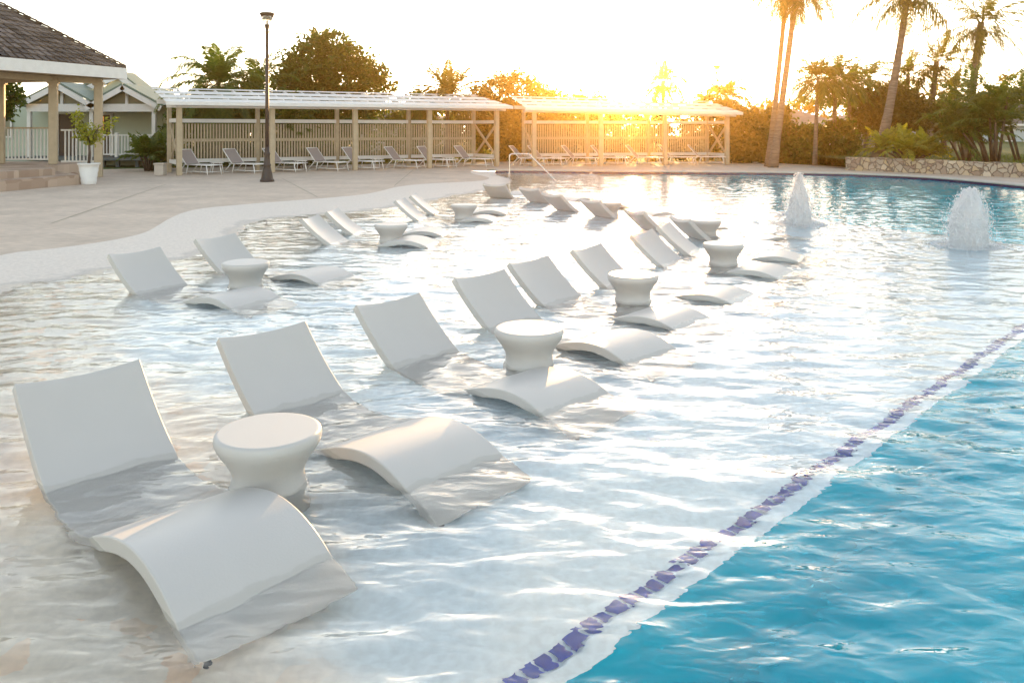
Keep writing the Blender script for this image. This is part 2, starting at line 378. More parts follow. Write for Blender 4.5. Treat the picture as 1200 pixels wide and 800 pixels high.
# walls: ledge riser, far walls with navy tile band, coping
def wall_strip(name, line, z0, z1, m, flip=False, **kw):
    vs = []; fs = []
    zz0 = z0 if hasattr(z0, '__len__') else [z0] * len(line); zz1 = z1 if hasattr(z1, '__len__') else [z1] * len(line)
    for (x, y), a, b in zip(line, zz0, zz1): vs += [(x, y, a), (x, y, b)]
    for i in range(len(line) - 1): fs.append((2 * i, 2 * i + 2, 2 * i + 3, 2 * i + 1))
    me = bpy.data.meshes.new(name); me.from_pydata(vs, [], fs); me.update()
    return tag(link(name, me, m), **kw)
dense = LEDGE
lz, _ = beach_z(np.array(dense))
wall_strip('ledge_riser', dense, -1.35, list(np.minimum(lz, -.0) - .001), M['deep'], label='blue riser of the tanning ledge', kind='structure')
wall_strip('pool_wall', FAR, -1.35, -.05, M['deep'], label='blue wall of the deep pool', kind='structure')
NB = [BEACH[i] for i in range(0, 12)]
wall_strip('pool_wall', BEACH[:16], -1.35, .05, M['deep'], label='blue pool wall near the camera', kind='structure')
# navy tile band with grout: proud of wall by 4 mm
def tile_band_mat():
    m = mat('tile_band', (.012, .02, .10), rough=.15, spec=.5, var=.35, scale=9)
    return m
wall_strip('waterline_tiles', offset(FAR, -.004), -.10, .085, tile_band_mat(), label='navy tile band along the far waterline', kind='structure')
# coping slab with rounded nose
cp = MB(); prof = [(-.03, .075), (-.045, .09), (-.045, .115), (-.03, .13), (.40, .13), (.55, .125), (.56, .05)]
loops = [offset(FAR, d) for d, z in prof]
n = len(FAR); vs = [(x, y, prof[i][1]) for i, lp in enumerate(loops) for x, y in lp]
fs = [(i * n + k, i * n + k + 1, (i + 1) * n + k + 1, (i + 1) * n + k) for i in range(len(prof) - 1) for k in range(n - 1)]
cp.add(vs, fs, False); cp.build('pool_coping', M['coping']); tag(COL.objects['pool_coping'], label='cream coping along the far pool edge', kind='structure')
# tile line on the ledge
tl = MB(); c0 = Vector((-2.2, .61 + .02)); 
dirn = Vector((1, 1)).normalized(); nrm = Vector((-1, 1)).normalized()
p0 = Vector((-2.0, .81)); k = 0; rg = random.Random(3)
while True:
    c = p0 + dirn * (.0835 * k); k += 1
    if c.x > 7.0: break
    zz = -.235 * (1 - math.exp(-max(.05, dist(np.array([[c.x, c.y]]), BEACH)[0]) / .75)) + .008
    w = .0335 + rg.uniform(-.001, .001)
    q = [c + dirn * a * w + nrm * b * w for a, b in ((-1, -1), (1, -1), (1, 1), (-1, 1))]
    tl.add([(a.x, a.y, zz) for a in q] , [(0, 1, 2, 3)])
tl.build('tile_line', M['navy']); tag(COL.objects['tile_line'], label='row of navy tiles marking the ledge edge under water', kind='structure')
# deck joint lines
jn = MB()
for a, b in (((px(484, 199.5, .06)), (px(462, 218, .06))), (px(195, 216, .06), px(60, 262, .06)), (px(330, 209, .06), px(372, 231, .06))):
    jn.beam((*a, .0645), (*b, .0645), .016, .001)
jn.build('deck_joints', M['gable_dark']); tag(COL.objects['deck_joints'], label='thin control joints cut in the deck', kind='structure')

# ------------------------------------------------------------------ surrounding ground, lawn
ring = [(230 * math.cos(a), 230 * math.sin(a)) for a in np.linspace(0, 2 * math.pi, 48, endpoint=False)]
v, f = cdt(grid_pts(-80, 80, -60, 120, 7), [(ring, True), (DECK_OUT, True)], lambda c: ~inside(c, DECK_OUT))
zz = np.where(inside(v * .9999, DECK_OUT) | (dist(v, DECK_OUT + [DECK_OUT[0]]) < .05), .05, .0)
sheet('ground', v, zz, f, M['grass'], label='grassy ground around the deck', kind='structure')

# ------------------------------------------------------------------ water surface
def waves(X, Y):
    rg = np.random.default_rng(11); Z = np.zeros_like(X)
    wx = .25 * np.sin(X * .9 + 1.3 * np.sin(Y * .37)) + .2 * np.sin(Y * 1.1 + X * .5)
    wy = .25 * np.sin(Y * .8 + 1.1 * np.sin(X * .45)) + .2 * np.sin(X * 1.3 - Y * .3)
    A = X + wx * .5; B = Y + wy * .5
    for i in range(70):
        lam = .08 * (5.2) ** rg.random(); th = R(80) + rg.normal(0, .55); k = 2 * math.pi / lam
        ph = rg.uniform(0, 6.28); a = .00072 * (lam / .3) ** .95
        Z += a * np.sin(k * (A * math.cos(th) + B * math.sin(th)) + ph)
    for i in range(34):
        lam = .35 * 2.8 ** rg.random(); th = R(84) + rg.normal(0, .5); k = 2 * math.pi / lam
        Z += .0008 * (lam / .5) ** .9 * np.sin(k * (A * math.cos(th) + B * math.sin(th)) + rg.uniform(0, 6.28))
    # ring ripples round the two jets
    for cx, cy in ((5.4, 15.3), (7.0, 12.5)):
        r = np.hypot(X - cx, Y - cy); Z += .012 * np.exp(-r / 1.3) * np.sin(r * 24)
    mod = .55 + .45 * (.5 + .5 * np.sin(X * .7 + 2 * np.sin(Y * .31))) * (.6 + .4 * np.sin(Y * .9 + X * .23))
    return Z * (.75 + .4 * mod)
ys = [-4.2]
while ys[-1] < 36:
    y = ys[-1]; ys.append(y + (.12 if y < 1.6 else min(.11, .022 + .0035 * max(0, y - 2))))
xs = np.arange(-7.5, 16.4, .045); ys = np.array(ys)
X, Y = np.meshgrid(xs, ys); Z = waves(X, Y)
P = np.stack([X.ravel(), Y.ravel()], 1)
bdist = dist(P[::1], BEACH[::2]) if False else None
nx, ny = len(xs), len(ys)
idx = np.arange(nx * ny).reshape(ny, nx)
q = np.stack([idx[:-1, :-1], idx[:-1, 1:], idx[1:, 1:], idx[1:, :-1]], -1).reshape(-1, 4)
cen = P[q].mean(1); WR = offset(FAR, .02); WO = offset(BEACH, .45)[:-3] + BEACH[-3:] + WR
WO = offset(BEACH, .5)
# drop faces well outside the pool
ins = inside(cen, POOL) | (dist(cen, BEACH[::2]) < .35)
far_out = ~inside(cen, POOL) & (dist(cen, FAR[::1]) < .36)
q = q[ins & ~far_out | inside(cen, POOL)]
used = np.unique(q); mp = -np.ones(nx * ny, int); mp[used] = np.arange(len(used)); q = mp[q]
co = np.stack([P[:, 0], P[:, 1], Z.ravel()], 1)[used].astype(np.float32)
me = bpy.data.meshes.new('pool_water'); me.vertices.add(len(co)); me.vertices.foreach_set('co', co.ravel())
me.loops.add(q.size); me.loops.foreach_set('vertex_index', q.ravel().astype(np.int32))
me.polygons.add(len(q)); me.polygons.foreach_set('loop_start', np.arange(0, q.size, 4, dtype=np.int32))
me.update(calc_edges=True); me.validate()
me.polygons.foreach_set('use_smooth', [True] * len(me.polygons))
tag(link('water', me, M['water']), label='clear rippled water filling the pool', kind='structure')

# ------------------------------------------------------------------ in-water loungers
def catmull(P, n=8):
    out = []; P = [np.array(p, float) for p in P]; P = [2 * P[0] - P[1]] + P + [2 * P[-1] - P[-2]]
    for i in range(1, len(P) - 2):
        for k in range(n):
            t = k / n; a, b, c, d = P[i - 1:i + 3]
            out.append(.5 * ((2 * b) + (-a + c) * t + (2 * a - 5 * b + 4 * c - d) * t ** 2 + (-a + 3 * b - 3 * c + d) * t ** 3))
    out.append(P[-2]); return np.array(out)
def lounger_mesh():
    prof = catmull([(-.49, .40), (-.33, .245), (-.16, .105), (0, -.005), (.16, -.10), (.33, -.155), (.50, -.125), (.66, -.038), (.82, .022), (.98, .063), (1.14, .080), (1.30, .064), (1.45, .016), (1.57, -.048), (1.67, -.112), (1.75, -.175)], 6)
    W, T, r = .66, .066, .007
    ring = []; e = .004
    for cx, cz, a0 in ((W / 2 - r, -r, 0), (-W / 2 + r, -r, 90), (-W / 2 + r, -T + r, 180), (W / 2 - r, -T + r, 270)):
        a_, b_ = R(a0), R(a0 + 90)
        sx, sz = math.cos(a_), math.sin(a_); tx, tz = math.cos(b_), math.sin(b_)
        ring.append((cx + sx * r - tx * e, cz + sz * r - tz * e))
        for k in range(4):
            th = R(a0 + 30 * k); ring.append((cx + r * math.cos(th), cz + r * math.sin(th)))
        ring.append((cx + tx * r - sx * e, cz + tz * r - sz * e))
        if a0 in (0, 180):
            for j in range(1, 8):
                x = (W / 2 - r - e) * (1 - j / 4); ring.append((x if a0 == 0 else -x, 0 if a0 == 0 else -T))
    n = len(ring); vs = []; m = len(prof)
    tan = np.gradient(prof, axis=0); tan /= np.linalg.norm(tan, axis=1)[:, None]
    arc = np.concatenate([[0], np.cumsum(np.linalg.norm(np.diff(prof, axis=0), axis=1))]); Ltot = arc[-1]
    def sect(i, inset=0.0, shift=0.0):
        u, z = prof[i]; t = tan[i]; nn = np.array([-t[1], t[0]])
        if nn[1] < 0: nn = -nn
        dish = .046 * max(0, 1 - arc[i] / .75) ** .8
        for x, h in ring:
            x2 = x * (1 - inset / (W / 2)); h2 = -T / 2 + (h + T / 2) * (1 - inset / (T / 2))
            d = dish * (1 - (x2 / (W / 2)) ** 2) if True else 0
            p = np.array([u, z]) + nn * (h2 - d) + t * shift
            vs.append((p[0], x2 + W / 2, p[1]))
    sect(0, .008, -.006); sect(0, .002, -.004)
    for i in range(m): sect(i)
    sect(m - 1, .002, .004); sect(m - 1, .008, .006)
    M_ = m + 4
    fs = [(i * n + k, i * n + (k + 1) % n, (i + 1) * n + (k + 1) % n, (i + 1) * n + k) for i in range(M_ - 1) for k in range(n)]
    fs.append(tuple(reversed(range(n)))); fs.append(tuple((M_ - 1) * n + k for k in range(n)))
    bm = bmesh.new(); bv = [bm.verts.new(v) for v in vs]
    for f_ in fs: bm.faces.new([bv[i] for i in f_])
    bmesh.ops.recalc_face_normals(bm, faces=bm.faces)
    me = bpy.data.meshes.new('pool_lounger'); bm.to_mesh(me); bm.free(); return me
LM = lounger_mesh()
proto = link('pool_lounger', LM, M['plastic'], None, True)
gm = MB(); gm.lathe([(0, -.008), (.013, -.008), (.015, 0), (.015, .016), (0, .016)], 12)
for yy in (.04,):
    g_ = gm.build('rubber_foot', M['black'], proto); g_.location = (1.72, yy, -.232)
CH = [ # x, y, heading deg, dz, label
 (-2.335, 4.033, -44.5, .043, 'white moulded lounger filling the bottom left corner, closest to the camera'),
 (-1.60, 5.06, -44.1, .014, 'white moulded lounger just right of the nearest white pedestal table'),
 (-.88, 6.10, -43.4, .004, 'white moulded lounger left of the second-nearest pedestal table, footrest in front of it'),
 (-.189, 7.251, -45.0, .012, 'white moulded lounger whose tall back rises directly behind the second-nearest pedestal table'),
 (.347, 8.192, -40.5, -.008, 'white moulded lounger in front of the third pedestal table of the right row'),
 (1.10, 9.172, -36.5, -.015, 'white moulded lounger whose back shows left behind the third table of the right row'),
 (1.99, 10.56, -35.5, -.004, 'white moulded lounger just left of the fourth table of the right row'),
 (2.56, 11.5, -25.0, -.013, 'narrow-looking white lounger behind the fourth table of the right row, seen nearly edge on'),
 (3.294, 12.978, 16.0, -.05, 'edge-on white lounger beside the fifth table, footrest farthest right of all'),
 (2.741, 14.166, 23.0, -.05, 'orange-lit lounger seen from behind, left of the fifth pedestal table'),
 (2.171, 16.258, 31.0, -.01, 'orange-lit lounger seen from behind, hiding part of the farthest table'),
 (1.468, 17.54, 35.0, .015, 'orange-lit lounger seen from behind, third from the far end of the arc'),
 (.999, 19.591, 45.0, -.01, 'orange-lit lounger seen from behind, second from the far end of the arc'),
 (.073, 21.014, 62.0, .008, 'golden lounger at the far end of the arc, by the white tongue of the beach'),
 (-4.076, 8.806, -30.0, .007, 'leftmost white lounger of the row along the beach edge'),
 (-3.576, 10.056, -27.4, .012, 'white lounger whose back stands behind the first table of the beach row'),
 (-2.781, 12.51, -9.5, .02, 'edge-on white lounger in front of its pair, near the middle table of the beach row'),
 (-2.644, 13.666, -5.5, .008, 'slim edge-on lounger behind its pair, near the middle table of the beach row'),
 (-1.798, 15.80, -8.9, .003, 'small edge-on lounger left of the last table of the beach row'),
 (-1.618, 16.925, -2.5, .02, 'farthest lounger of the beach row, a thin white sliver behind its pair'),
]
for i, (x, y, th, dz, lab) in enumerate(CH):
    o = proto if i == 0 else copy_tree(proto)
    o.location = (x, y, dz * .7); o.rotation_euler = (0, R(-dz * 22), R(th))
    tag(o, lab, 'pool lounger', 'white loungers standing in the shallow water')

# ------------------------------------------------------------------ pedestal tables in the water
tb = MB()
tb.lathe([(0, .280), (.15, .280), (.238, .280), (.244, .280), (.252, .2775), (.258, .273), (.262, .266), (.265, .252), (.2645, .240), (.261, .228), (.252, .208), (.235, .183), (.208, .145), (.186, .105), (.178, .075), (.179, .045), (.188, .015), (.198, -.01), (.200, -.04), (.198, -.10), (.200, -.22), (.205, -.232), (0, -.232)], 56)
tproto = tb.build('pedestal_table', M['plastic'])
TB = [(-1.232, 4.10, 0, 'largest white pedestal table, nearest the camera between the first two loungers'),
      (.131, 6.21, 0, 'second-nearest white pedestal table, centre of the picture'),
      (1.266, 8.50, 0, 'third white pedestal table of the right row'),
      (2.82, 10.82, -.005, 'fourth white pedestal table of the right row, cream top above curved footrests'),
      (3.345, 14.0, -.05, 'fifth pedestal table of the right row, in the orange glow'),
      (2.06, 17.15, -.025, 'small farthest pedestal table half hidden behind an orange-lit lounger'),
      (-3.045, 9.27, 0, 'first pedestal table of the beach row, between its two leftmost loungers'),
      (-1.935, 12.98, 0, 'middle pedestal table of the beach row'),
      (-.97, 16.33, 0, 'last pedestal table of the beach row, small against the glittering cove')]
for i, (x, y, dz, lab) in enumerate(TB):
    o = tproto if i == 0 else copy_tree(tproto)
    o.location = (x, y, dz); o.rotation_euler = (0, 0, i * 1.3)
    tag(o, lab, 'table', 'pedestal tables standing in the shallow water')

# ------------------------------------------------------------------ water jets
jet_mat = bpy.data.materials.new('frothy_water'); jet_mat.use_nodes = True
b = jet_mat.node_tree.nodes['Principled BSDF']; b.inputs['Base Color'].default_value = (.93, .95, .97, 1)
trj = jet_mat.node_tree.nodes.new('ShaderNodeBsdfTranslucent'); trj.inputs[0].default_value = (.95, .96, .97, 1); mxj = jet_mat.node_tree.nodes.new('ShaderNodeMixShader'); mxj.inputs[0].default_value = .68
jet_mat.node_tree.links.new(b.outputs[0], mxj.inputs[1]); jet_mat.node_tree.links.new(trj.outputs[0], mxj.inputs[2]); jet_mat.node_tree.links.new(mxj.outputs[0], jet_mat.node_tree.nodes['Material Output'].inputs['Surface'])
b.inputs['Roughness'].default_value = .35
b.inputs['Subsurface Weight'].default_value = .35; b.inputs['Subsurface Radius'].default_value = (.08, .09, .1)
nt = jet_mat.node_tree; n_ = nt.nodes.new('ShaderNodeTexNoise'); n_.inputs['Scale'].default_value = 55; n_.inputs['Detail'].default_value = 8
bp = nt.nodes.new('ShaderNodeBump'); bp.inputs['Strength'].default_value = .8; bp.inputs['Distance'].default_value = .02
nt.links.new(n_.outputs['Fac'], bp.inputs['Height']); nt.links.new(bp.outputs[0], b.inputs['Normal'])
def jet(x, y, prof, top, seed, label):
    rg = random.Random(seed); root = empty('fountain_jet', (x, y, 0), label=label, cat='fountain', group='bubbling jets in the pool')
    core = MB(); n, m = 72, 60; vs = []
    def rad(t): 
        for (t0, r0), (t1, r1) in zip(prof[:-1], prof[1:]):
            if t <= t1: return r0 + (r1 - r0) * (t - t0) / (t1 - t0)
        return prof[-1][1]
    def ctr(t): return top[0] * t ** 1.4
    for i in range(m + 1):
        t = i / m; z = -.04 + t * (top[1] + .04)
        for k in range(n):
            a = 2 * math.pi * k / n; r = rad(t)
            q_ = Vector((math.cos(a) * 3.0, math.sin(a) * 3.0, t * 1.6 + seed))
            d = noise.fractal(q_ * 1.6, 1, 2, 5) * .26 + noise.fractal(Vector((q_.x * 6, q_.y * 6, q_.z * 5)), 1, 2, 4) * .14
            zj = z + (noise.noise(Vector((math.cos(a) * 3, math.sin(a) * 3, seed * 2.0))) * .09 * t)
            rr = max(.004, r * (1 + d)) 
            vs.append((ctr(t) + rr * math.cos(a), rr * math.sin(a), zj))
    core.add(vs, [(i * n + k, i * n + (k + 1) % n, (i + 1) * n + (k + 1) % n, (i + 1) * n + k) for i in range(m) for k in range(n)], True)
    core.f.append(tuple(m * n + k for k in range(n))); core.sm.append(True)
    core.build('water_column', jet_mat, root)
    sp = MB(); bm = bmesh.new(); bmesh.ops.create_icosphere(bm, subdivisions=1, radius=1); bv = [v.co.copy() for v in bm.verts]; bf = [[v.index for v in f_.verts] for f_ in bm.faces]; bm.free()
    for _ in range(5200):
        t = rg.random() ** 1.1; a = rg.uniform(0, 6.28); r = rad(t) * (rg.gauss(1.05, .16)) + rg.random() ** 4 * .08
        z = t * top[1] * rg.uniform(.96, 1.06); s_ = .0022 + .009 * rg.random() ** 3
        if t < .12: r += rg.random() ** 2 * .10; z *= .6
        c = Vector((ctr(t) + r * math.cos(a), r * math.sin(a), z)); e_ = rg.uniform(1, 2.0)
        sp.add([c + Vector((v.x * s_, v.y * s_, v.z * s_ * e_)) for v in bv], bf, True)
    for _ in range(900):    # foam spreading on the water round the jet
        a = rg.uniform(0, 6.28); r = rad(0) + .02 + abs(rg.gauss(0, .13)); s_ = rg.uniform(.006, .02)
        c = Vector((r * math.cos(a), r * math.sin(a), .004)); sp.add([c + Vector((v.x * s_ * 1.5, v.y * s_ * 1.2, v.z * s_ * .5)) for v in bv], bf, True)
    for _ in range(500):    # stray drops thrown clear of the column
        a = rg.uniform(0, 6.28); t = rg.random(); r = rad(t) * rg.uniform(1.15, 1.9) + .02; s_ = rg.uniform(.003, .008)
        c = Vector((ctr(t) + r * math.cos(a), r * math.sin(a), t * top[1] * 1.04)); sp.add([c + v * s_ for v in bv], bf, True)
    o = sp.build('spray', jet_mat, root); o['kind'] = 'stuff'
    return root
jet(5.42, 15.3, [(0, .26), (.08, .22), (.35, .175), (.6, .13), (.75, .09), (.9, .045), (1, .01)], (.0, .93), 5, 'pointed white water jet, the left one of the two fountains')
jet(7.02, 12.5, [(0, .30), (.08, .255), (.4, .235), (.65, .20), (.82, .15), (.93, .10), (1, .03)], (.06, .86), 9, 'broad blunt white water jet, the right one of the two fountains')

# ------------------------------------------------------------------ pool handrail
hr = empty('handrail', (*px(597, 208, .06), .06), label='bent steel pool handrail beside the white tongue of the beach', cat='handrail')
Yh = hr.location.y; pts = [(0, 0, -.1), (0, 0, .70), (.03, 0, .80), (.12, 0, .84), (.62, -.2, .84), (.74, -.25, .80), (1.55, -.9, .0), (1.66, -.98, -.12)]
h_ = MB(); h_.tube(catmull(pts, 4), .024, 10); h_.build('rail_tube', M['steel'], hr)
h_ = MB(); h_.lathe([(0, .0), (.05, .0), (.05, .012), (.03, .02), (0, .02)], 16); h_.build('base_flange', M['steel'], hr)

# ------------------------------------------------------------------ lamp posts
glass = bpy.data.materials.new('lamp_glass'); glass.use_nodes = True
b = glass.node_tree.nodes['Principled BSDF']; b.inputs['Base Color'].default_value = (.95, .93, .88, 1); b.inputs['Roughness'].default_value = .15; b.inputs['Transmission Weight'].default_value = .9; b.inputs['IOR'].default_value = 1.1
def lamp_post():
    root = empty('lamp_post', (0, 0, 0))
    m = MB(); m.lathe([(.0, 0), (.23, 0), (.23, .06), (.20, .10), (.185, .14), (.16, .30), (.13, .42), (.11, .50), (.125, .53), (.125, .56), (.10, .60), (.085, .85), (.10, .90), (.10, .94), (.08, .98), (.07, 1.15), (0, 1.15)], 24); m.build('post_base', M['bronze'], root)
    m = MB(); m.tube([(0, 0, 1.1), (0, 0, 2.6), (0, 0, 4.92)], [.062, .058, .05], 16); m.build('pole', M['bronze'], root)
    m = MB(); m.lathe([(0, 4.88), (.055, 4.88), (.065, 4.93), (.05, 4.97), (.055, 5.0), (.085, 5.14), (.09, 5.16), (0, 5.16)], 16)
    for k in range(4):
        a = k * math.pi / 2 + .4; m.tube([(.085 * math.cos(a), .085 * math.sin(a), 5.15), (.2 * math.cos(a), .2 * math.sin(a), 5.45)], .008, 6)
    m.build('lamp_holder', M['bronze'], root)
    m = MB(); m.lathe([(.08, 5.165), (.185, 5.43), (.18, 5.43), (.075, 5.17), (.08, 5.165)], 24); m.build('lamp_glass', glass, root)
    m = MB(); m.lathe([(0, 5.165), (.035, 5.165), (.035, 5.27), (.02, 5.30), (0, 5.30)], 12); m.build('bulb', M['white_metal'], root)
    m = MB(); m.lathe([(0, 5.44), (.2, 5.435), (.235, 5.50), (.245, 5.53), (.20, 5.555), (0, 5.57)], 28); m.build('lamp_cap', M['bronze'], root)
    return root
lp = lamp_post(); lp.location = (*px(313, 213, .06), .06); tag(lp, 'tall bronze lamp post standing alone on the deck before the left pergola', 'lamp post', 'lamp posts')
l2 = copy_tree(lp); l2.location = (xat(840, 50), 50, .15); tag(l2, 'distant lamp post rising behind the right pergola among golden palms', 'lamp post', 'lamp posts')

# ------------------------------------------------------------------ pergolas
def pergola(name_loc, rz, L, nb, hfun, label, braces, D=2.2):
    root = empty('pergola', name_loc, rz, label=label, cat='pergola', group='pergolas behind the deck')
    xs_ = [L * i / nb for i in range(nb + 1)]
    for x in xs_:
        for y, ww in ((0, .19), (D, .16)):
            m = MB(); m.box((x, y, hfun(x) / 2 + (.0 if y == 0 else .09)), (ww, ww, hfun(x) + (.0 if y == 0 else .18)), bev=.012); m.build('post', M['tan_wood'], root)
    h0, h1 = hfun(-.5), hfun(L + .5)
    for y, dz in ((-.06, .0), (D + .05, .2)):
        m = MB(); m.beam((-.45, y, h0 + .08 + dz), (L + .45, y, h1 + .08 + dz), .06, .17); m.build('beam', M['white_wood'], root)
    y0, z0, y1, z1 = -.55, .10, D + .75, .74       # roof slope
    n = int(L / .68)
    for i in range(n + 1):
        x = -.3 + (L + .6) * i / n; h = hfun(x)
        m = MB(); m.beam((x, y0, h + z0 + .03), (x, y1, h + z1 + .03), .05, .12); m.build('rafter', M['white_wood'], root)
    for ya, yb_ in ((0, .34), (.36, .70), (.98, 1.36), (1.38, 1.72), (2.06, 2.40), (2.42, 2.74), (3.30, 3.56)):
        t = (ya + yb_) / 2 / 3.5; y = y0 + (y1 - y0) * t; dz = z0 + (z1 - z0) * t + .10
        ang = math.atan2(z1 - z0, y1 - y0)
        a = Vector((-.55, y, h0 + dz)); b_ = Vector((L + .55, y, h1 + dz))
        up = Vector((0, -math.sin(ang), math.cos(ang))); m = MB(); m.beam(a, b_, yb_ - ya, .018, up=up); m.build('roof_board', M['white_wood'], root)
    m = MB(); m.beam((-.55, y0 - .02, h0 + z0 + .045), (L + .55, y0 - .02, h1 + z0 + .045), .035, .13); m.build('fascia', M['white_wood'], root)
    # back screen
    yb = D - .09; rg = random.Random(int(L * 10))
    for i in range(nb):
        xa, xb = xs_[i] + .08, xs_[i + 1] - .08
        if (i == nb - 1 and braces == 'open_end'): pass
        m = MB(); x = xa + .05
        while x < xb - .03:
            m.box((x, yb, 1.24), (.068, .022, 1.40)); x += .118
        m.box(((xa + xb) / 2, yb - .03, 1.28), (xb - xa, .03, .12))
        m.build('lattice_panel', M['tan_wood'], root)
        for zc, hh in ((2.06, .15), (.46, .15)):
            m = MB(); m.box(((xa + xb) / 2, yb - .035, zc), (xb - xa, .04, hh)); m.build('rail', M['white_wood'], root)
    def side(x):
        m = MB(); m.beam((x, .1, .5), (x, D - .1, 1.95), .05, .11); m.build('brace', M['tan_wood'], root)
        m = MB(); m.beam((x + .052, D - .1, .5), (x + .052, .1, 1.95), .05, .11); m.build('brace', M['tan_wood'], root)
        for zc in (2.06, .46):
            m = MB(); m.box((x, D / 2, zc), (.04, D - .2, .15)); m.build('rail', M['white_wood'], root)
        m = MB(); m.box((x, D / 2, hfun(x) + .1), (.05, D + .3, .13)); m.build('beam', M['white_wood'], root)
    side(0); side(L)
    return root
PA, PB = Vector((*px(210, 205.6, .06), 0)), Vector((*px(582, 195, .06), 0))
d = PB - PA; ang1 = math.atan2(d.y, d.x); L1 = d.length
pergola((PA.x, PA.y, .06), ang1, L1, 4, lambda x: 2.53 + .003 * x, 'long white roofed pergola with tan posts, left of the sun', 'x')
QA = Vector((*px(626, 195, .06), 0)); ang2 = R(12); L2 = 9.68
pergola((QA.x, QA.y, .06), ang2, L2, 3, lambda x: 2.50 - .017 * x, 'shorter sunlit pergola directly under the setting sun', 'x')

# ------------------------------------------------------------------ sun loungers under the pergolas
def sun_lounger():
    root = empty('sun_lounger', (0, 0, 0)); Wd = .62
    fr = MB()
    for y in (-Wd / 2, Wd / 2):
        fr.tube([(-.15, y, .36), (1.30, y, .36)], .022, 6); fr.tube([(-.02, y, .37), (-.52, y, .93)], .02, 6)
    fr.tube([(1.30, -Wd / 2, .36), (1.30, Wd / 2, .36)], .022, 6); fr.tube([(-.52, -Wd / 2, .93), (-.52, Wd / 2, .93)], .02, 6)
    fr.build('frame', M['white_metal'], root)
    m = MB(); m.beam((-.02, 0, .385), (-.50, 0, .91), Wd - .03, .012); m.build('sling_back', M['sling'], root)
    m = MB(); m.box((.64, 0, .368), (1.26, Wd - .03, .012)); m.build('sling_seat', M['white_metal'], root)
    for (x0, x1) in ((.12, .02), (1.15, 1.24)):
        for y in (-Wd / 2, Wd / 2):
            m = MB(); m.tube([(x0, y, .36), (x1, y * 1.05, 0)], .02, 6); m.build('leg', M['white_metal'], root)
    m = MB()
    for y in (-Wd / 2, Wd / 2): m.tube([(-.45, y, .02), (-.1, y, .33)], .018, 6)
    m.tube([(-.45, -Wd / 2, .02), (-.45, Wd / 2, .02)], .018, 6)
    m.tube([(1.22, -Wd / 2, .1), (1.22, Wd / 2, .1)], .014, 6); m.tube([(.05, -Wd / 2, .1), (.05, Wd / 2, .1)], .014, 6)
    m.tube([(.05, -Wd / 2, .1), (1.22, -Wd / 2, .1)], .014, 6)
    m.build('brace', M['white_metal'], root)
    return root
SL = sun_lounger(); first = True
def on_pergola(P0, ang, pxm, depth):
    """point behind the front line of a pergola at given depth, at photo column pxm"""
    dx, dy = math.cos(ang), math.sin(ang); ox, oy = P0.x - dy * depth, P0.y + dx * depth; k = (pxm - 600) / F_PX
    t = (k * oy - ox) / (dx - k * dy); return ox + dx * t, oy + dy * t
LOUNG = [(0, 226, 'first sun lounger from the left end of the left pergola'), (0, 279, 'second sun lounger from the left, just left of the lamp post'),
         (0, 325, 'sun lounger standing right behind the bronze lamp post'), (0, 376, 'fourth sun lounger from the left under the left pergola'),
         (0, 417, 'sun lounger cut by the third front post of the left pergola'), (0, 466, 'third sun lounger from the right end of the left pergola'),
         (0, 504, 'second-last sun lounger of the left pergola, behind a post'), (0, 547, 'last sun lounger of the left pergola, beside the crossed braces'),
         (1, 611, 'first sun lounger of the right pergola, behind the handrail'), (1, 633, 'second sun lounger of the right pergola, just right of its first front post'),
         (1, 672, 'third sun lounger of the right pergola'), (1, 706, 'sun lounger behind the second front post of the right pergola'),
         (1, 747, 'golden sun lounger straight below the sun'), (1, 785, 'second-last sun lounger of the right pergola'), (1, 819, 'last sun lounger at the right end of the right pergola')]
STT = None
for i, (w, c, lab) in enumerate(LOUNG):
    P0, an = ((PA, ang1), (QA, ang2))[w]
    o = SL if i == 0 else copy_tree(SL)
    x, y = on_pergola(P0, an, c, .95 if w == 0 else .8)
    th = R(-38 + (i % 3) * 3) if w == 0 else R(-24 + (i % 3) * 3)
    if w == 0: th = R(-30 + (i % 3) * 2)
    o.location = (x, y, .062); o.rotation_euler = (0, 0, th)
    tag(o, lab, 'sun lounger', 'sun loungers under the pergolas')
def stool():
    root = empty('side_table', (0, 0, 0))
    m = MB(); m.box((0, 0, .40), (.45, .45, .03), bev=.01); m.build('table_top', M['white_metal'], root)
    for sx in (-1, 1):
        for sy in (-1, 1):
            m = MB(); m.tube([(.15 * sx, .15 * sy, .39), (.21 * sx, .21 * sy, 0)], .016, 6); m.build('leg', M['white_metal'], root)
    return root
ST = stool(); n_st = 0
for w, c, lab in ((0, 254, 'low white side table between the first two sun loungers'), (0, 352, 'low white side table right of the lamp post'), (0, 442, 'low white side table in the middle of the left pergola'), (0, 525, 'low white side table near the right end of the left pergola'),
                  (1, 652, 'low white side table near the handrail under the right pergola'), (1, 727, 'low white side table below the sun')):
    P0, an = ((PA, ang1), (QA, ang2))[w]; o = ST if n_st == 0 else copy_tree(ST); n_st += 1
    x, y = on_pergola(P0, an, c, 1.25); o.location = (x, y, .062); o.rotation_euler = (0, 0, an)
    tag(o, lab, 'side table', 'low side tables between the sun loungers')

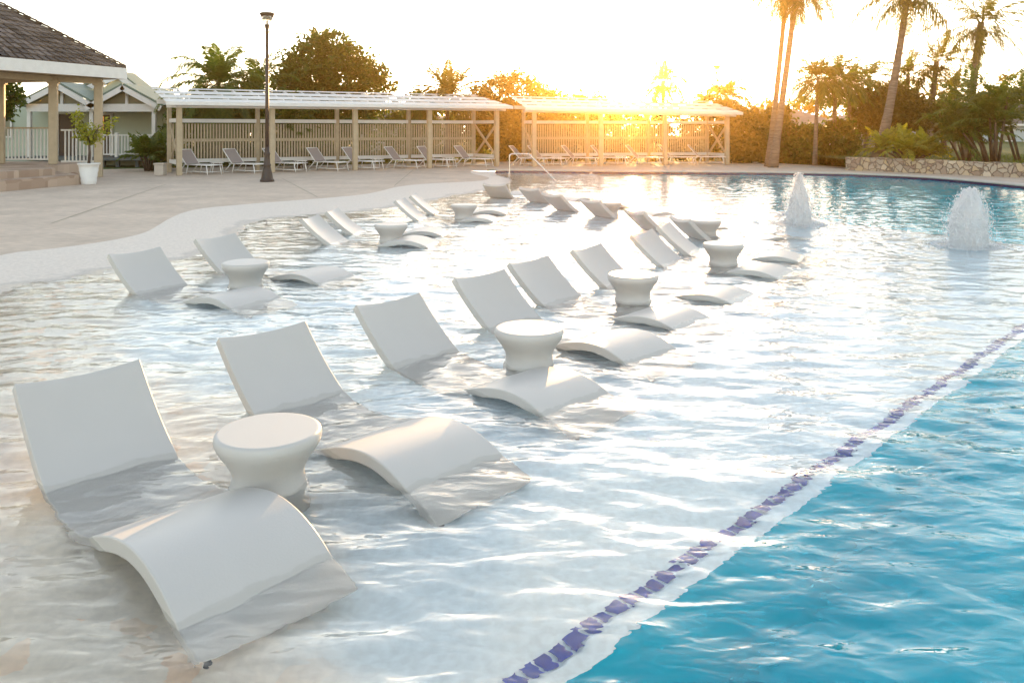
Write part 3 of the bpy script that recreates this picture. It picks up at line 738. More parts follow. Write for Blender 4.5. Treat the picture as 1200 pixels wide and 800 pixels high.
# ------------------------------------------------------------------ pavilion at the left
PVZ = .57
pf = empty('stone_steps', (-14.1, 22.3, 0), label='two broad pinkish stone steps below the pavilion', cat='steps')
def prism(poly, z0, z1, name, m, parent, org=(0, 0, 0)):
    n = len(poly); q = MB(); vs = [(x - org[0], y - org[1], z0 - org[2]) for x, y in poly] + [(x - org[0], y - org[1], z1 - org[2]) for x, y in poly]
    q.add(vs, [tuple(range(n, 2 * n)), tuple(reversed(range(n)))] + [(i, (i + 1) % n, n + (i + 1) % n, n + i) for i in range(n)])
    me = q.mesh(name); bm = bmesh.new(); bm.from_mesh(me); bmesh.ops.recalc_face_normals(bm, faces=bm.faces)
    bmesh.ops.bevel(bm, geom=[e for e in bm.edges if abs(e.verts[0].co.z - e.verts[1].co.z) < .01 and e.verts[0].co.z > z1 - org[2] - .01], offset=.02, segments=2, affect='EDGES')
    bm.to_mesh(me); bm.free(); return link(name, me, m, parent)
def stone_tile_mat():
    m = mat('stone_tile', (.47, .36, .28), rough=.75, bump=.3, bscale=30); t = m.node_tree; N = t.nodes; L = t.links
    tc = N.new('ShaderNodeTexCoord'); mp = N.new('ShaderNodeMapping'); mp.inputs['Rotation'].default_value = (0, 0, R(-12)); br = N.new('ShaderNodeTexVoronoi'); br.distance = 'CHEBYCHEV'; br.inputs['Scale'].default_value = 2.4; br.inputs['Randomness'].default_value = .35
    L.new(tc.outputs['Object'], mp.inputs[0]); L.new(mp.outputs[0], br.inputs['Vector'])
    sp = N.new('ShaderNodeSeparateColor'); L.new(br.outputs['Color'], sp.inputs[0])
    r = N.new('ShaderNodeValToRGB'); r.color_ramp.elements[0].color = (.34, .24, .18, 1); r.color_ramp.elements[1].color = (.56, .44, .35, 1)
    L.new(sp.outputs[0], r.inputs[0]); L.new(r.outputs[0], N['Principled BSDF'].inputs['Base Color']); return m
ST_M = stone_tile_mat()
prism([(-14.7, 19.5), (-13.5, 25.4), (-15.3, 27.3), (-19, 27.3), (-19, 19.5)], .05, .36, 'lower_step', ST_M, pf, pf.location)
prism([(-15.1, 19.8), (-14.25, 25.3), (-15.6, 27.0), (-18.8, 27.0), (-18.8, 19.8)], .361, PVZ, 'upper_step', ST_M, pf, pf.location)
pv = empty('pavilion', (-19.75, 26.75, 0), label='open pavilion with dark tiled hip roof and tan posts, cut by the left edge', cat='pavilion')
O = pv.location
prism([(-15.62, 27.02), (-15.1, 28.7), (-16.4, 30.4), (-24, 31.5), (-24, 21), (-18.82, 21), (-18.82, 27.02)], .05, PVZ - .004, 'floor_slab', ST_M, pv, O)
for (x, y, z0) in ((-18.05, 28.6, PVZ), (-15.9, 28.1, PVZ), (-14.92, 29.25, .05), (-22.5, 29.0, PVZ), (-17.4, 22.6, PVZ)):
    m = MB(); m.box((x - O.x, y - O.y, (z0 + 3.62) / 2), (.27, .27, 3.62 - z0), rz=R(20), bev=.02)
    m.box((x - O.x, y - O.y, 3.42), (.36, .36, .12), rz=R(20)); m.build('post', M['tan_wood'], pv)
e1 = Vector((.333, .943)); e2 = Vector((-.943, .333)); Bc = Vector((-14.04, 29.5)); S = 9.0
cor = [Bc, Bc - e1 * S, Bc - e1 * S + e2 * S, Bc + e2 * S]; apex = (Bc - e1 * S / 2 + e2 * S / 2)
# tiled roof: courses as stepped strips, uneven butts
def roof_mat():
    m = mat('roof_tile', (.105, .085, .075), rough=.75, bump=.3, bscale=30); t = m.node_tree; N = t.nodes; L = t.links
    g = N.new('ShaderNodeNewGeometry'); r = N.new('ShaderNodeValToRGB'); r.color_ramp.elements[0].color = (.055, .045, .042, 1); r.color_ramp.elements[1].color = (.19, .155, .14, 1)
    L.new(g.outputs['Random Per Island'], r.inputs[0]); L.new(r.outputs[0], N['Principled BSDF'].inputs['Base Color']); return m
RM = roof_mat(); ez, az = 4.0, 7.36
rf = MB(); rg = random.Random(5); NC = 19
for s in range(4):
    A, B_ = cor[s], cor[(s + 1) % 4]
    n3 = (Vector((*(B_ - A), 0))).cross(Vector((*(apex - A), az - ez))).normalized()
    if n3.z < 0: n3 = -n3
    if s in (1, 2): cs = 0
    for c in range(NC):
        t0, t1 = c / NC, (c + 1.25) / NC; t1 = min(t1, 1)
        a0, b0 = A.lerp(apex, t0), B_.lerp(apex, t0); a1, b1 = A.lerp(apex, t1), B_.lerp(apex, t1)
        Lc = (b0 - a0).length; nt_ = max(1, int(Lc / .30)); off = rg.random() * .5
        for k in range(nt_ + 1):
            u0, u1 = max(0, (k - off) / nt_), min(1, (k + 1 - off) / nt_ - .012)
            if u1 <= u0: continue
            j = rg.uniform(-.012, .012); lift = .045 + rg.uniform(0, .018)
            p = [a0.lerp(b0, u0), a0.lerp(b0, u1), a1.lerp(b1, u1), a1.lerp(b1, u0)]
            z0_, z1_ = ez + (az - ez) * (t0 + j * .3), ez + (az - ez) * t1
            lo = [Vector((p[0].x, p[0].y, z0_)), Vector((p[1].x, p[1].y, z0_)), Vector((p[2].x, p[2].y, z1_)), Vector((p[3].x, p[3].y, z1_))]
            up_ = [lo[0] + n3 * lift, lo[1] + n3 * lift, lo[2] + n3 * .012, lo[3] + n3 * .012]
            vs = [v - O for v in (up_ + lo)]
            rf.add(vs, [(0, 1, 2, 3), (0, 4, 5, 1), (1, 5, 6, 2), (0, 3, 7, 4)])
for s in range(4):
    A, B_ = cor[s].lerp(apex, .004), cor[(s + 1) % 4].lerp(apex, .004)
    rf.add([Vector((A.x, A.y, ez + .004)) - O, Vector((B_.x, B_.y, ez + .004)) - O, Vector((apex.x, apex.y, az)) - O], [(0, 1, 2)])
rf.build('roof', RM, pv)
hp = MB()
for c in (cor[0], cor[1]):
    k = 34
    for i in range(k):
        a = c.lerp(apex, i / k); b_ = c.lerp(apex, (i + 1.15) / k)
        hp.beam(Vector((a.x, a.y, ez + (az - ez) * i / k + .09)) - O, Vector((b_.x, b_.y, ez + (az - ez) * (i + 1.15) / k + .065)) - O, .20, .05)
hp.build('hip_tiles', RM, pv)
m = MB()
for s in range(4):
    A, B_ = cor[s], cor[(s + 1) % 4]; d_ = (B_ - A).normalized()
    a_, b_ = (A - d_ * .02, B_ + d_ * .02) if s % 2 == 0 else (A + d_ * .045, B_ - d_ * .045)
    m.beam(Vector((a_.x, a_.y, 3.80)) - O, Vector((b_.x, b_.y, 3.80)) - O, .05, .40)
m.build('fascia', M['white_wood'], pv)
m = MB(); inn = [c.lerp(apex, .02) for c in cor]
m.add([Vector((c.x, c.y, 3.64)) - O for c in inn], [(0, 1, 2, 3)]); m.build('soffit', M['tan_wood'], pv)
m = MB(); 
for a_, b_ in (((-22.5, 29.0), (-18.05, 28.6)), ((-18.05, 28.6), (-15.9, 28.1)), ((-15.9, 28.1), (-14.92, 29.25)), ((-17.4, 22.6), (-15.9, 28.1))):
    m.beam(Vector((*a_, 3.52)) - O, Vector((*b_, 3.52)) - O, .16, .2)
m.build('beam', M['tan_wood'], pv)
# railings
def railing(name, a, b, z, h, top_m, parent, O, gap=.13, w=.045):
    a, b = Vector((*a, z)), Vector((*b, z)); d = (b - a); Lr = d.length; u = d.normalized(); rzz = math.atan2(u.y, u.x)
    root = empty(name, (0, 0, 0)); root.parent = parent
    if parent is None: root.location = O
    m = MB(); m.beam(a + Vector((0, 0, h)) - O, b + Vector((0, 0, h)) - O, .10, .06); m.build('top_rail', top_m, root)
    m = MB(); m.beam(a + Vector((0, 0, .12)) - O, b + Vector((0, 0, .12)) - O, .06, .06)
    k = int(Lr / gap)
    for i in range(1, k):
        p = a + u * (Lr * i / k) - O; m.box((p.x, p.y, p.z + (h + .12) / 2), (w, .035, h - .16), rz=rzz)
    m.build('balusters', M['white_wood'], root); return root
railing('railing', (-18.6, 29.5), (-16.75, 29.5), PVZ, 1.26, M['tan_wood'], pv, O)
railing('railing', (-16.45, 29.6), (-14.95, 29.6), PVZ - .08, 1.26, M['white_wood'], pv, O)

# ------------------------------------------------------------------ potted plant
def stem_leaves(mb, rg, root, n_stems, h, spread, leaf, nl=26, leafw=.3):
    for s in range(n_stems):
        a = rg.uniform(0, 6.28); tip = Vector((math.cos(a) * spread * rg.uniform(.4, 1), math.sin(a) * spread * rg.uniform(.4, 1), h * rg.uniform(.6, 1)))
        for k in range(nl):
            t = .3 + .7 * k / nl; p = Vector(root) + Vector((tip.x * t ** 1.5, tip.y * t ** 1.5, tip.z * t))
            b_ = rg.uniform(0, 6.28); d_ = Vector((math.cos(b_), math.sin(b_), rg.uniform(-.3, .6))).normalized(); l = leaf * rg.uniform(.6, 1.2)
            sd = d_.cross(Vector((rg.uniform(-1, 1), rg.uniform(-1, 1), 1))).normalized() * l * leafw
            mb.add([p, p + d_ * l * .5 + sd, p + d_ * l, p + d_ * l * .5 - sd], [(0, 1, 2, 3)])
pp = empty('potted_plant', (*px(104, 216, .06), .06), label='young leafy green plant in a tiered white pot beside the stone steps', cat='potted plant')
m = MB(); m.lathe([(0, 0), (.21, 0), (.215, .02), (.235, .16), (.225, .17), (.255, .30), (.245, .31), (.28, .46), (.27, .47), (.30, .60), (.325, .62), (.335, .66), (.31, .67), (.29, .64), (.28, .6), (0, .6)], 32); m.build('pot', M['pot'], pp)
m = MB(); m.lathe([(0, .625), (.28, .615)], 20); m.build('soil', M['soil'], pp)
m = MB(); m.tube([(0, 0, .6), (.03, 0, 1.0), (0, .02, 1.35)], [.05, .04, .03], 8)
rg = random.Random(21); tips = []
for k in range(9):
    a = rg.uniform(0, 6.28); r_ = rg.uniform(.35, .95); t_ = Vector((math.cos(a) * r_, math.sin(a) * r_, 1.3 + rg.uniform(.2, 1.05) * (1.15 - .5 * r_)))
    m.tube([(0, .01, 1.15 + .03 * k), (t_.x * .4, t_.y * .4, 1.35 + (t_.z - 1.3) * .6), t_], [.018, .012, .006], 5); tips.append(t_)
m.build('stem', M['bark'], pp)
m = MB()
for t_ in tips:
    for k in range(95):
        s_ = rg.random() ** .6; p = Vector((t_.x * s_, t_.y * s_, 1.3 + (t_.z - 1.3) * s_)) + Vector((rg.gauss(0, .085), rg.gauss(0, .085), rg.gauss(0, .085)))
        d_ = Vector((rg.gauss(0, 1), rg.gauss(0, 1), rg.gauss(0, .8) - .1)).normalized(); l = rg.uniform(.07, .15); sd = d_.cross(Vector((rg.gauss(0, 1), rg.gauss(0, 1), 1))).normalized() * l * .28
        m.add([p, p + d_ * l * .5 + sd, p + d_ * l, p + d_ * l * .5 - sd], [(0, 1, 2, 3)])
m.build('foliage', M['leaf_lime'], pp)
bx = empty('planter_box', (*px(188, 205.5, .06), .06), label='small square stone planter left of the left pergola', cat='planter')
m = MB(); m.box((0, 0, .2), (.34, .34, .40), bev=.02); m.build('box', M['coping'], bx)
m = MB(); m.box((0, 0, .43), (.40, .40, .06), bev=.015); m.build('rim', M['coping'], bx)

# ------------------------------------------------------------------ cottage behind the pavilion
def cottage():
    Y = 38.0; X = lambda p, yy=Y: xat(p, yy); Zz = lambda p, yy=Y: zat(p, yy)
    root = empty('cottage', (X(105), Y, 0), label='pale green cottage with white gabled porch behind the pavilion', cat='house'); O = root.location
    wall = MB()
    wall.box((X(60) - O.x, 3.2, 1.6), (X(215) - X(-80), 3.0, 3.2)); wall.build('wall', M['house_green'], root)
    fl = MB(); fl.box((X(100) - O.x, .8, .40), (X(200) - X(10), 2.1, .16)); fl.build('porch_floor', M['grey_deck'], root)
    base = MB()
    for p in (120, 137, 160, 182):
        base = MB(); base.box((X(p) - O.x, .1, .1), (.16, .16, .45)); base.build('pier', M['grey_deck'], root)
    # gables
    for (pl, pk, pr, yk) in ((19, 72, 120, 98), (103, 148, 194, 100)):
        xl, xk, xr = X(pl) - O.x, X(pk) - O.x, X(pr) - O.x; ze, zk = Zz(125), Zz(yk)
        for (xa, xb) in ((xl, xk), (xr, xk)):
            m = MB(); dxy = (xb - xa); sl = Vector((dxy, 0, zk - ze)); nn = Vector((-(zk - ze), 0, dxy)).normalized(); 
            if nn.z < 0: nn = -nn
            a = Vector((xa, -.35, ze)); b_ = Vector((xb, -.35, zk)); D_ = Vector((0, 4.2, 0)); T_ = nn * .09
            m.add([a, b_, b_ + D_, a + D_, a + T_, b_ + T_, b_ + D_ + T_, a + D_ + T_], [(0, 1, 2, 3), (4, 7, 6, 5), (0, 4, 5, 1), (1, 5, 6, 2), (2, 6, 7, 3), (3, 7, 4, 0)])
            m.build('roof', M['roof_green'], root)
            m = MB(); off = -nn * .13; a2, b2 = a + off, b_ + off
            a2.y = b2.y = -.38; m.beam(a2, b2, .06, .24, up=nn); m.build('barge_board', M['white_wood'], root)
        m = MB(); m.add([(xl + .35, .12, ze - .02), (xr - .35, .12, ze - .02), (xk, .12, zk - .25)], [(0, 1, 2)]); m.build('gable_screen', M['gable_dark'], root)
        m = MB(); m.box((xk, .05, (ze + zk) / 2 - .05), (.12, .08, zk - ze - .2)); m.build('king_post', M['white_wood'], root)
    m = MB(); m.box((X(108) - O.x, -.05, (Zz(122) + Zz(131)) / 2), (X(184) - X(33), .14, Zz(122) - Zz(131))); m.build('beam', M['white_wood'], root)
    for p in (35, 108, 181):
        m = MB(); m.box((X(p) - O.x, -.02, (2.62 + .48) / 2), (.17, .17, 2.62 - .48)); m.build('porch_post', M['white_wood'], root)
    # main roof behind
    m = MB(); rx = X(162, 42) - O.x; rz_ = Zz(89, 42)
    for sgn, xe, ze in ((1, X(206, 42) - O.x, 3.0), (-1, X(60, 42) - O.x, 3.0)):
        a = Vector((rx, 2.0, rz_)); b_ = Vector((xe, 2.0, ze)); D_ = Vector((0, 1.6, 0)); T_ = Vector((0, 0, .1))
        m.add([a, b_, b_ + D_, a + D_, a + T_, b_ + T_, b_ + D_ + T_, a + D_ + T_], [(0, 1, 2, 3), (4, 7, 6, 5), (0, 4, 5, 1), (1, 5, 6, 2), (2, 6, 7, 3), (3, 7, 4, 0)])
    m.build('roof', M['roof_green'], root)
    m = MB(); m.beam((rx - .05, 1.93, rz_ - .12), (X(204, 42) - O.x, 1.93, 2.95), .06, .26); m.beam((rx + .05, 1.93, rz_ - .12), (X(110, 42) - O.x, 1.93, 3.5), .06, .26); m.build('barge_board', M['white_wood'], root)
    m = MB(); m.add([(rx - 2.2, 2.1, 2.9), (X(204, 42) - O.x, 2.1, 2.9), (rx, 2.1, rz_ - .1)], [(0, 1, 2)]); m.build('gable_wall', M['house_green'], root)
    # doors, windows
    for (a, b_, y0, y1, mt) in ((70, 89, 134, 184, 'door_brown'), (118, 130, 135, 184, 'door_brown')):
        m = MB(); xa, xb = X(a, 39.7) - O.x, X(b_, 39.7) - O.x; za, zb = .48, Zz(y0, 39.7)
        m.box(((xa + xb) / 2, 1.68, (za + zb) / 2), (xb - xa, .06, zb - za)); dd = m.build('door', M[mt], root)
        m = MB(); m.box((xa - .06, 1.66, (za + zb) / 2), (.1, .1, zb - za + .1)); m.box((xb + .06, 1.66, (za + zb) / 2), (.1, .1, zb - za + .1)); m.box(((xa + xb) / 2, 1.66, zb + .06), (xb - xa + .24, .1, .1)); m.build('door_frame', M['white_wood'], dd)
    em = bpy.data.materials.new('lit_curtain'); em.use_nodes = True; b_ = em.node_tree.nodes['Principled BSDF']; b_.inputs['Base Color'].default_value = (.5, .22, .05, 1); b_.inputs['Emission Color'].default_value = (1, .38, .08, 1); b_.inputs['Emission Strength'].default_value = .18
    m = MB(); xa = X(118.6, 39.7) - O.x; m.box((xa + .08, 1.63, 1.55), (.14, .03, 1.7)); m.build('lit_window', em, root)
    m = MB(); xa, xb = X(5, 39.7) - O.x, X(14, 39.7) - O.x; m.box(((xa + xb) / 2, 1.67, 1.95), (xb - xa, .05, 1.0)); w_ = m.build('window', M['gable_dark'], root)
    m = MB(); 
    for x_ in (xa, xb): m.box((x_, 1.64, 1.95), (.08, .06, 1.16))
    for z_ in (1.4, 2.5): m.box(((xa + xb) / 2, 1.64, z_), (xb - xa + .08, .061, .08))
    m.build('window_frame', M['white_wood'], w_)
    return root, O
cr, CO_ = cottage()
rl = railing('railing', (xat(118, 38), 38.0), (xat(182, 38), 38.0), .48, 1.02, M['white_wood'], cr, CO_, gap=.14)
m = MB(); m.box((xat(137, 38) - CO_.x, -.02, .48 + .57), (.14, .14, 1.14)); m.build('newel_post', M['white_wood'], cr)

# ------------------------------------------------------------------ far houses at the right
def far_house(x0, x1, Y, zw, zr, wall_m, roof_m, label, hip=1.5, depth=7):
    root = empty('house', ((x0 + x1) / 2, Y, 0), label=label, cat='house'); L = x1 - x0
    m = MB(); m.box((0, depth / 2, zw / 2), (L, depth, zw)); m.build('wall', wall_m, root)
    e = .5; m = MB(); P_ = [(-L / 2 - e, -e, zw), (L / 2 + e, -e, zw), (L / 2 + e, depth + e, zw), (-L / 2 - e, depth + e, zw), (-L / 2 + hip, depth / 2, zr), (L / 2 - hip, depth / 2, zr)]
    m.add(P_, [(0, 1, 5, 4), (1, 2, 5), (2, 3, 4, 5), (3, 0, 4), (3, 2, 1, 0)]); m.build('roof', roof_m, root)
    m = MB(); m.box((0, -e - .02, zw - .08), (L + 2 * e + .1, .05, .18)); m.build('fascia', M['white_wood'], root)
    k = max(2, int(L / 3.0))
    for i in range(k):
        x = -L / 2 + L * (i + .5) / k
        m = MB(); m.box((x, -.02, zw * .55), (1.1, .06, zw * .4)); w_ = m.build('window', M['gable_dark'], root)
        m = MB(); m.box((x, -.05, zw * .76), (1.3, .06, .1)); m.box((x, -.05, zw * .34), (1.3, .08, .1)); m.build('window_frame', M['white_wood'], w_)
    return root
far_house(xat(868, 58), xat(990, 58), 58, 2.0, 3.3, M['dull_wall'], M['grey_roof'], 'low house with grey hipped roof behind the two tall leaning palm trunks', 2.5)
far_house(xat(985, 52), xat(1035, 52), 52, 2.1, 2.7, M['dull_wall'], M['grey_roof'], 'small buff house wall showing left of the leaning coconut palm', 1.0, 5)
far_house(xat(1100, 70), xat(1260, 70), 70, 2.2, 4.2, mat('pale_blue_wall', (.45, .52, .55), rough=.8), M['grey_roof'], 'pale blue house glimpsed beneath the dark clump palms at the right', 2.5)
far_house(xat(420, 60), xat(520, 60), 60, 2.3, 3.4, M['dull_wall'], M['grey_roof'], 'house roof glimpsed above the left pergola screen', 2.0)

# ------------------------------------------------------------------ stone wall and raised lawn at the right
def stonewall_mat():
    m = mat('rubble_stone', (.4, .33, .26), rough=.85); t = m.node_tree; N = t.nodes; L = t.links; b = N['Principled BSDF']
    tc = N.new('ShaderNodeTexCoord'); v1 = N.new('ShaderNodeTexVoronoi'); v1.inputs['Scale'].default_value = 4.3; v2 = N.new('ShaderNodeTexVoronoi'); v2.feature = 'DISTANCE_TO_EDGE'; v2.inputs['Scale'].default_value = 4.3
    wn_ = N.new('ShaderNodeTexNoise'); wn_.inputs['Scale'].default_value = 5; va = N.new('ShaderNodeVectorMath'); va.operation = 'MULTIPLY_ADD'; va.inputs[1].default_value = (.16, .16, .16); L.new(tc.outputs['Object'], wn_.inputs['Vector']); L.new(wn_.outputs['Color'], va.inputs[0]); L.new(tc.outputs['Object'], va.inputs[2])
    L.new(va.outputs[0], v1.inputs['Vector']); L.new(va.outputs[0], v2.inputs['Vector'])
    sp = N.new('ShaderNodeSeparateColor'); L.new(v1.outputs['Color'], sp.inputs[0])
    r = N.new('ShaderNodeValToRGB'); e = r.color_ramp.elements; e[0].color = (.30, .22, .17, 1); e[1].color = (.60, .52, .42, 1); q_ = e.new(.45); q_.color = (.46, .39, .31, 1); q_ = e.new(.9); q_.color = (.50, .38, .24, 1)
    L.new(sp.outputs[0], r.inputs[0])
    r2 = N.new('ShaderNodeValToRGB'); r2.color_ramp.elements[0].position = .02; r2.color_ramp.elements[1].position = .07; L.new(v2.outputs['Distance'], r2.inputs[0])
    mx = N.new('ShaderNodeMix'); mx.data_type = 'RGBA'; mx.inputs[6].default_value = (.24, .19, .15, 1); L.new(r2.outputs[0], mx.inputs['Factor']); L.new(r.outputs[0], mx.inputs[7]); L.new(mx.outputs[2], b.inputs['Base Color'])
    bp = N.new('ShaderNodeBump'); bp.inputs['Strength'].default_value = 1; bp.inputs['Distance'].default_value = .05; L.new(r2.outputs[0], bp.inputs['Height']); L.new(bp.outputs[0], b.inputs['Normal'])
    return m
SW = stonewall_mat()
wl = [px(991, 199.6, .06), px(1030, 201.3, .06), px(1075, 203.2, .06), px(1120, 205, .06), px(1200, 208.5, .06), px(1320, 214, .06)]
wh = [.55, .56, .56, .52, .50, .5]
wl_d = chaikin(wl, 2); hh = np.interp(np.linspace(0, 1, len(wl_d)), np.linspace(0, 1, len(wh)), wh)
inn = offset(wl_d, .38)
root = empty('stone_wall', (*wl[0], 0), label='low rubble stone retaining wall of cream and ochre stones right of the pool', cat='wall'); O = root.location
def wall_body(pa, pb, z0, z1f, name, mt, sub=10, rough=.02):
    m = MB(); n = len(pa); vs = []; rg = random.Random(8)
    cols = []
    for i in range(n - 1):
        for s in range(sub):
            t = s / sub; cols.append(((pa[i][0] * (1 - t) + pa[i + 1][0] * t, pa[i][1] * (1 - t) + pa[i + 1][1] * t), (pb[i][0] * (1 - t) + pb[i + 1][0] * t, pb[i][1] * (1 - t) + pb[i + 1][1] * t), z1f[i] * (1 - t) + z1f[i + 1] * t))
    for a, b_, h in cols:
        j = noise.noise(Vector((a[0] * 3, a[1] * 3, 0))) * rough * 2
        for f_ in (0, .33, .66, .93): 
            q_ = noise.noise(Vector((a[0] * 5, a[1] * 5, f_ * 4))) * rough
            vs.append((a[0] - O.x, a[1] - O.y + q_, z0 + (h + j - z0) * f_))
        vs.append((a[0] - O.x, a[1] - O.y + .04, h + j)); vs.append((b_[0] - O.x, b_[1] - O.y, h + j)); vs.append((b_[0] - O.x, b_[1] - O.y, z0))
    c = len(cols); k = 7
    m.add(vs, [(i * k + q_, (i + 1) * k + q_, (i + 1) * k + q_ + 1, i * k + q_ + 1) for i in range(c - 1) for q_ in range(k - 1)] + [tuple(range(k)), tuple((c - 1) * k + q_ for q_ in reversed(range(k)))])
    return m.build(name, mt, root)
wall_body(wl_d, inn, .05, list(hh + .06), 'stonework', SW)
lawn = [p for p in offset(wl_d, .37)] + [(60, 34), (60, 90), (14.5, 90), (14.3, 34.5)]
gp = grid_pts(13, 60, 28, 90, 2.2); gp = gp[inside(gp, lawn) & (dist(gp, lawn + [lawn[0]]) > .6)]
v, f = cdt(gp, [(lawn, True)], lambda c: inside(c, lawn))
zz = .46 + .06 * np.array([noise.noise(Vector((a * .3, b_ * .3, 0))) for a, b_ in v]) + np.clip((v[:, 1] - 32) * .006, 0, .3)
sheet('lawn', v, zz, f, M['grass'], label='raised lawn behind the stone wall', kind='structure')
# lawn blades so the raised lawn does not read as a sheet
gb = MB(); rg = random.Random(4)
for _ in range(9000):
    x, y = rg.uniform(14.5, 26), rg.uniform(30, 44)
    if not inside(np.array([[x, y]]), lawn)[0]: continue
    h = rg.uniform(.05, .13); a = rg.uniform(0, 6.28); w = .02; z = .45
    gb.add([(x - w * math.cos(a), y - w * math.sin(a), z), (x + w * math.cos(a), y + w * math.sin(a), z), (x + rg.uniform(-.04, .04), y + rg.uniform(-.04, .04), z + h)], [(0, 1, 2)])
o = gb.build('grass', M['leaf_areca']); tag(o, 'short grass blades on the raised lawn', 'grass', kind='stuff')

# ------------------------------------------------------------------ vegetation
def frond(mb, rg, base, az, el, L, droop, leaflet, nl=26, lw=.035, hang=.5, twist=0.0):
    """feather frond: arching midrib with two rows of narrow leaflets"""
    p = Vector(base); d = Vector((math.cos(az) * math.cos(el), math.sin(az) * math.cos(el), math.sin(el))); st = L / nl
    pts = [p.copy()]; dirs = [d.copy()]
    for i in range(nl):
        d = (d + Vector((0, 0, -droop * st * (.5 + 1.2 * i / nl)))).normalized(); p = p + d * st; pts.append(p.copy()); dirs.append(d.copy())
    for i in range(0, nl, 1):   # midrib
        w = .022 * (1 - i / nl) * L / 2.5 + .004; s = dirs[i].cross(Vector((0, 0, 1)))
        s = s.normalized() if s.length > .05 else Vector((1, 0, 0))
        mb.add([pts[i] - s * w, pts[i] + s * w, pts[i + 1] + s * w * .9, pts[i + 1] - s * w * .9], [(0, 1, 2, 3)])
    for i in range(3, nl + 1):
        t = i / nl; lw_ = lw * 1.9; ll = leaflet * (math.sin(math.pi * min(1, .18 + t * .86)) ** .6) * rg.uniform(.8, 1.12)
        s = dirs[i].cross(Vector((0, 0, 1))); s = s.normalized() if s.length > .05 else Vector((1, 0, 0)); upv = s.cross(dirs[i]).normalized()
        for sg in (-1, 1):
            dd = (s * sg * (1 - .25 * t) + dirs[i] * (.55 + .5 * t) + upv * rg.uniform(-.1, .3) + Vector((twist, 0, 0))).normalized()
            tip = pts[i] + dd * ll + Vector((0, 0, -hang * ll * rg.uniform(.5, 1.2))); mid = pts[i] + dd * ll * .55 + Vector((0, 0, -hang * ll * .16))
            wv = dirs[i] * lw_ * .5
            b0 = pts[i]
            mb.add([b0 - wv * .5, b0 + wv * .5, mid + wv, mid - wv, tip], [(0, 1, 2, 3), (3, 2, 4)])
def palm(base, lean, H, nfr, fl, label, leaf='leaf_palm', name='palm_tree', r0=.16, r1=.10, droop=.55, leaflet=.45, seed=1, nuts=0, group='palms around the pool', cat='palm tree', wind=0.0, bulge=1.4, nl=26, lw=.04, elmin=-25, curve=None, hang=.5):
    rg = random.Random(seed); root = empty(name, base, label=label, cat=cat, group=group)
    top = Vector((lean[0], lean[1], H)); pts = []; rad = []
    if curve is None: curve = lambda t: t ** 1.3
    for i in range(15):
        t = i / 14; pts.append(Vector((top.x * curve(t), top.y * curve(t), H * t)) if i else Vector((0, 0, -.1)))
        rad.append((r0 + (r1 - r0) * min(1, t * 1.1)) * (1 + (bulge - 1) * math.exp(-t * 9)) * (1 + .03 * math.sin(i * 2.4)))
    m = MB(); m.tube(pts, rad, 12); m.build('trunk', M['trunk'], root)
    m = MB(); c = pts[-1]; nfr = int(nfr * 1.5)
    for k in range(nfr):
        az = k * 2.39996 + rg.uniform(-.25, .25); t = (k + .5) / nfr; el = R(82 - (82 - elmin) * t ** .85 + rg.uniform(-8, 8)); L = fl * rg.uniform(.82, 1.1) * (.8 + .3 * math.sin(math.pi * t))
        frond(m, rg, c + Vector((math.cos(az) * r1 * .6, math.sin(az) * r1 * .6, -.25 * t)), az, el, L, droop * rg.uniform(.8, 1.25) * 2.5 / fl, leaflet, nl=nl, lw=lw, twist=wind, hang=hang)
    m.build('crown', M[leaf], root)
    if nuts:
        m = MB(); bm = bmesh.new(); bmesh.ops.create_icosphere(bm, subdivisions=2, radius=.12); bv = [v.co.copy() for v in bm.verts]; bf = [[v.index for v in f_.verts] for f_ in bm.faces]; bm.free()
        for k in range(nuts):
            a = rg.uniform(0, 6.28); p = c + Vector((math.cos(a) * .28, math.sin(a) * .28, -.35 - rg.random() * .25)); m.add([p + v for v in bv], bf, True)
        m.build('coconut_bunch', M['coconut'], root)
    return root
def clump_palm(base, nst, H, fl, label, leaf='leaf_areca', spread=.7, seed=1, nfr=9, droop=.5, leaflet=.38, name='clump_palm', cat='clump palm', group='clump palms and shrubs', stem_r=.05, lw=.045):
    rg = random.Random(seed); root = empty(name, base, label=label, cat=cat, group=group); ms = MB(); mc = MB()
    for s in range(nst):
        a = rg.uniform(0, 6.28); r_ = spread * rg.random() ** .6; b0 = Vector((math.cos(a) * r_ * .5, math.sin(a) * r_ * .5, 0)); h = H * rg.uniform(.45, 1); tp = b0 * 1.0 + Vector((math.cos(a) * r_ * 1.1, math.sin(a) * r_ * 1.1, h))
        ms.tube([b0, (b0 + tp) / 2 + Vector((0, 0, .05)), tp], [stem_r, stem_r * .8, stem_r * .6], 7)
        for k in range(nfr):
            az = rg.uniform(0, 6.28); el = R(rg.uniform(5, 80)); frond(mc, rg, tp, az, el, fl * rg.uniform(.7, 1.1), droop * 2 / fl, leaflet, nl=17, lw=lw)
    ms.build('stems', M['bark'], root); mc.build('crown', M[leaf], root); return root
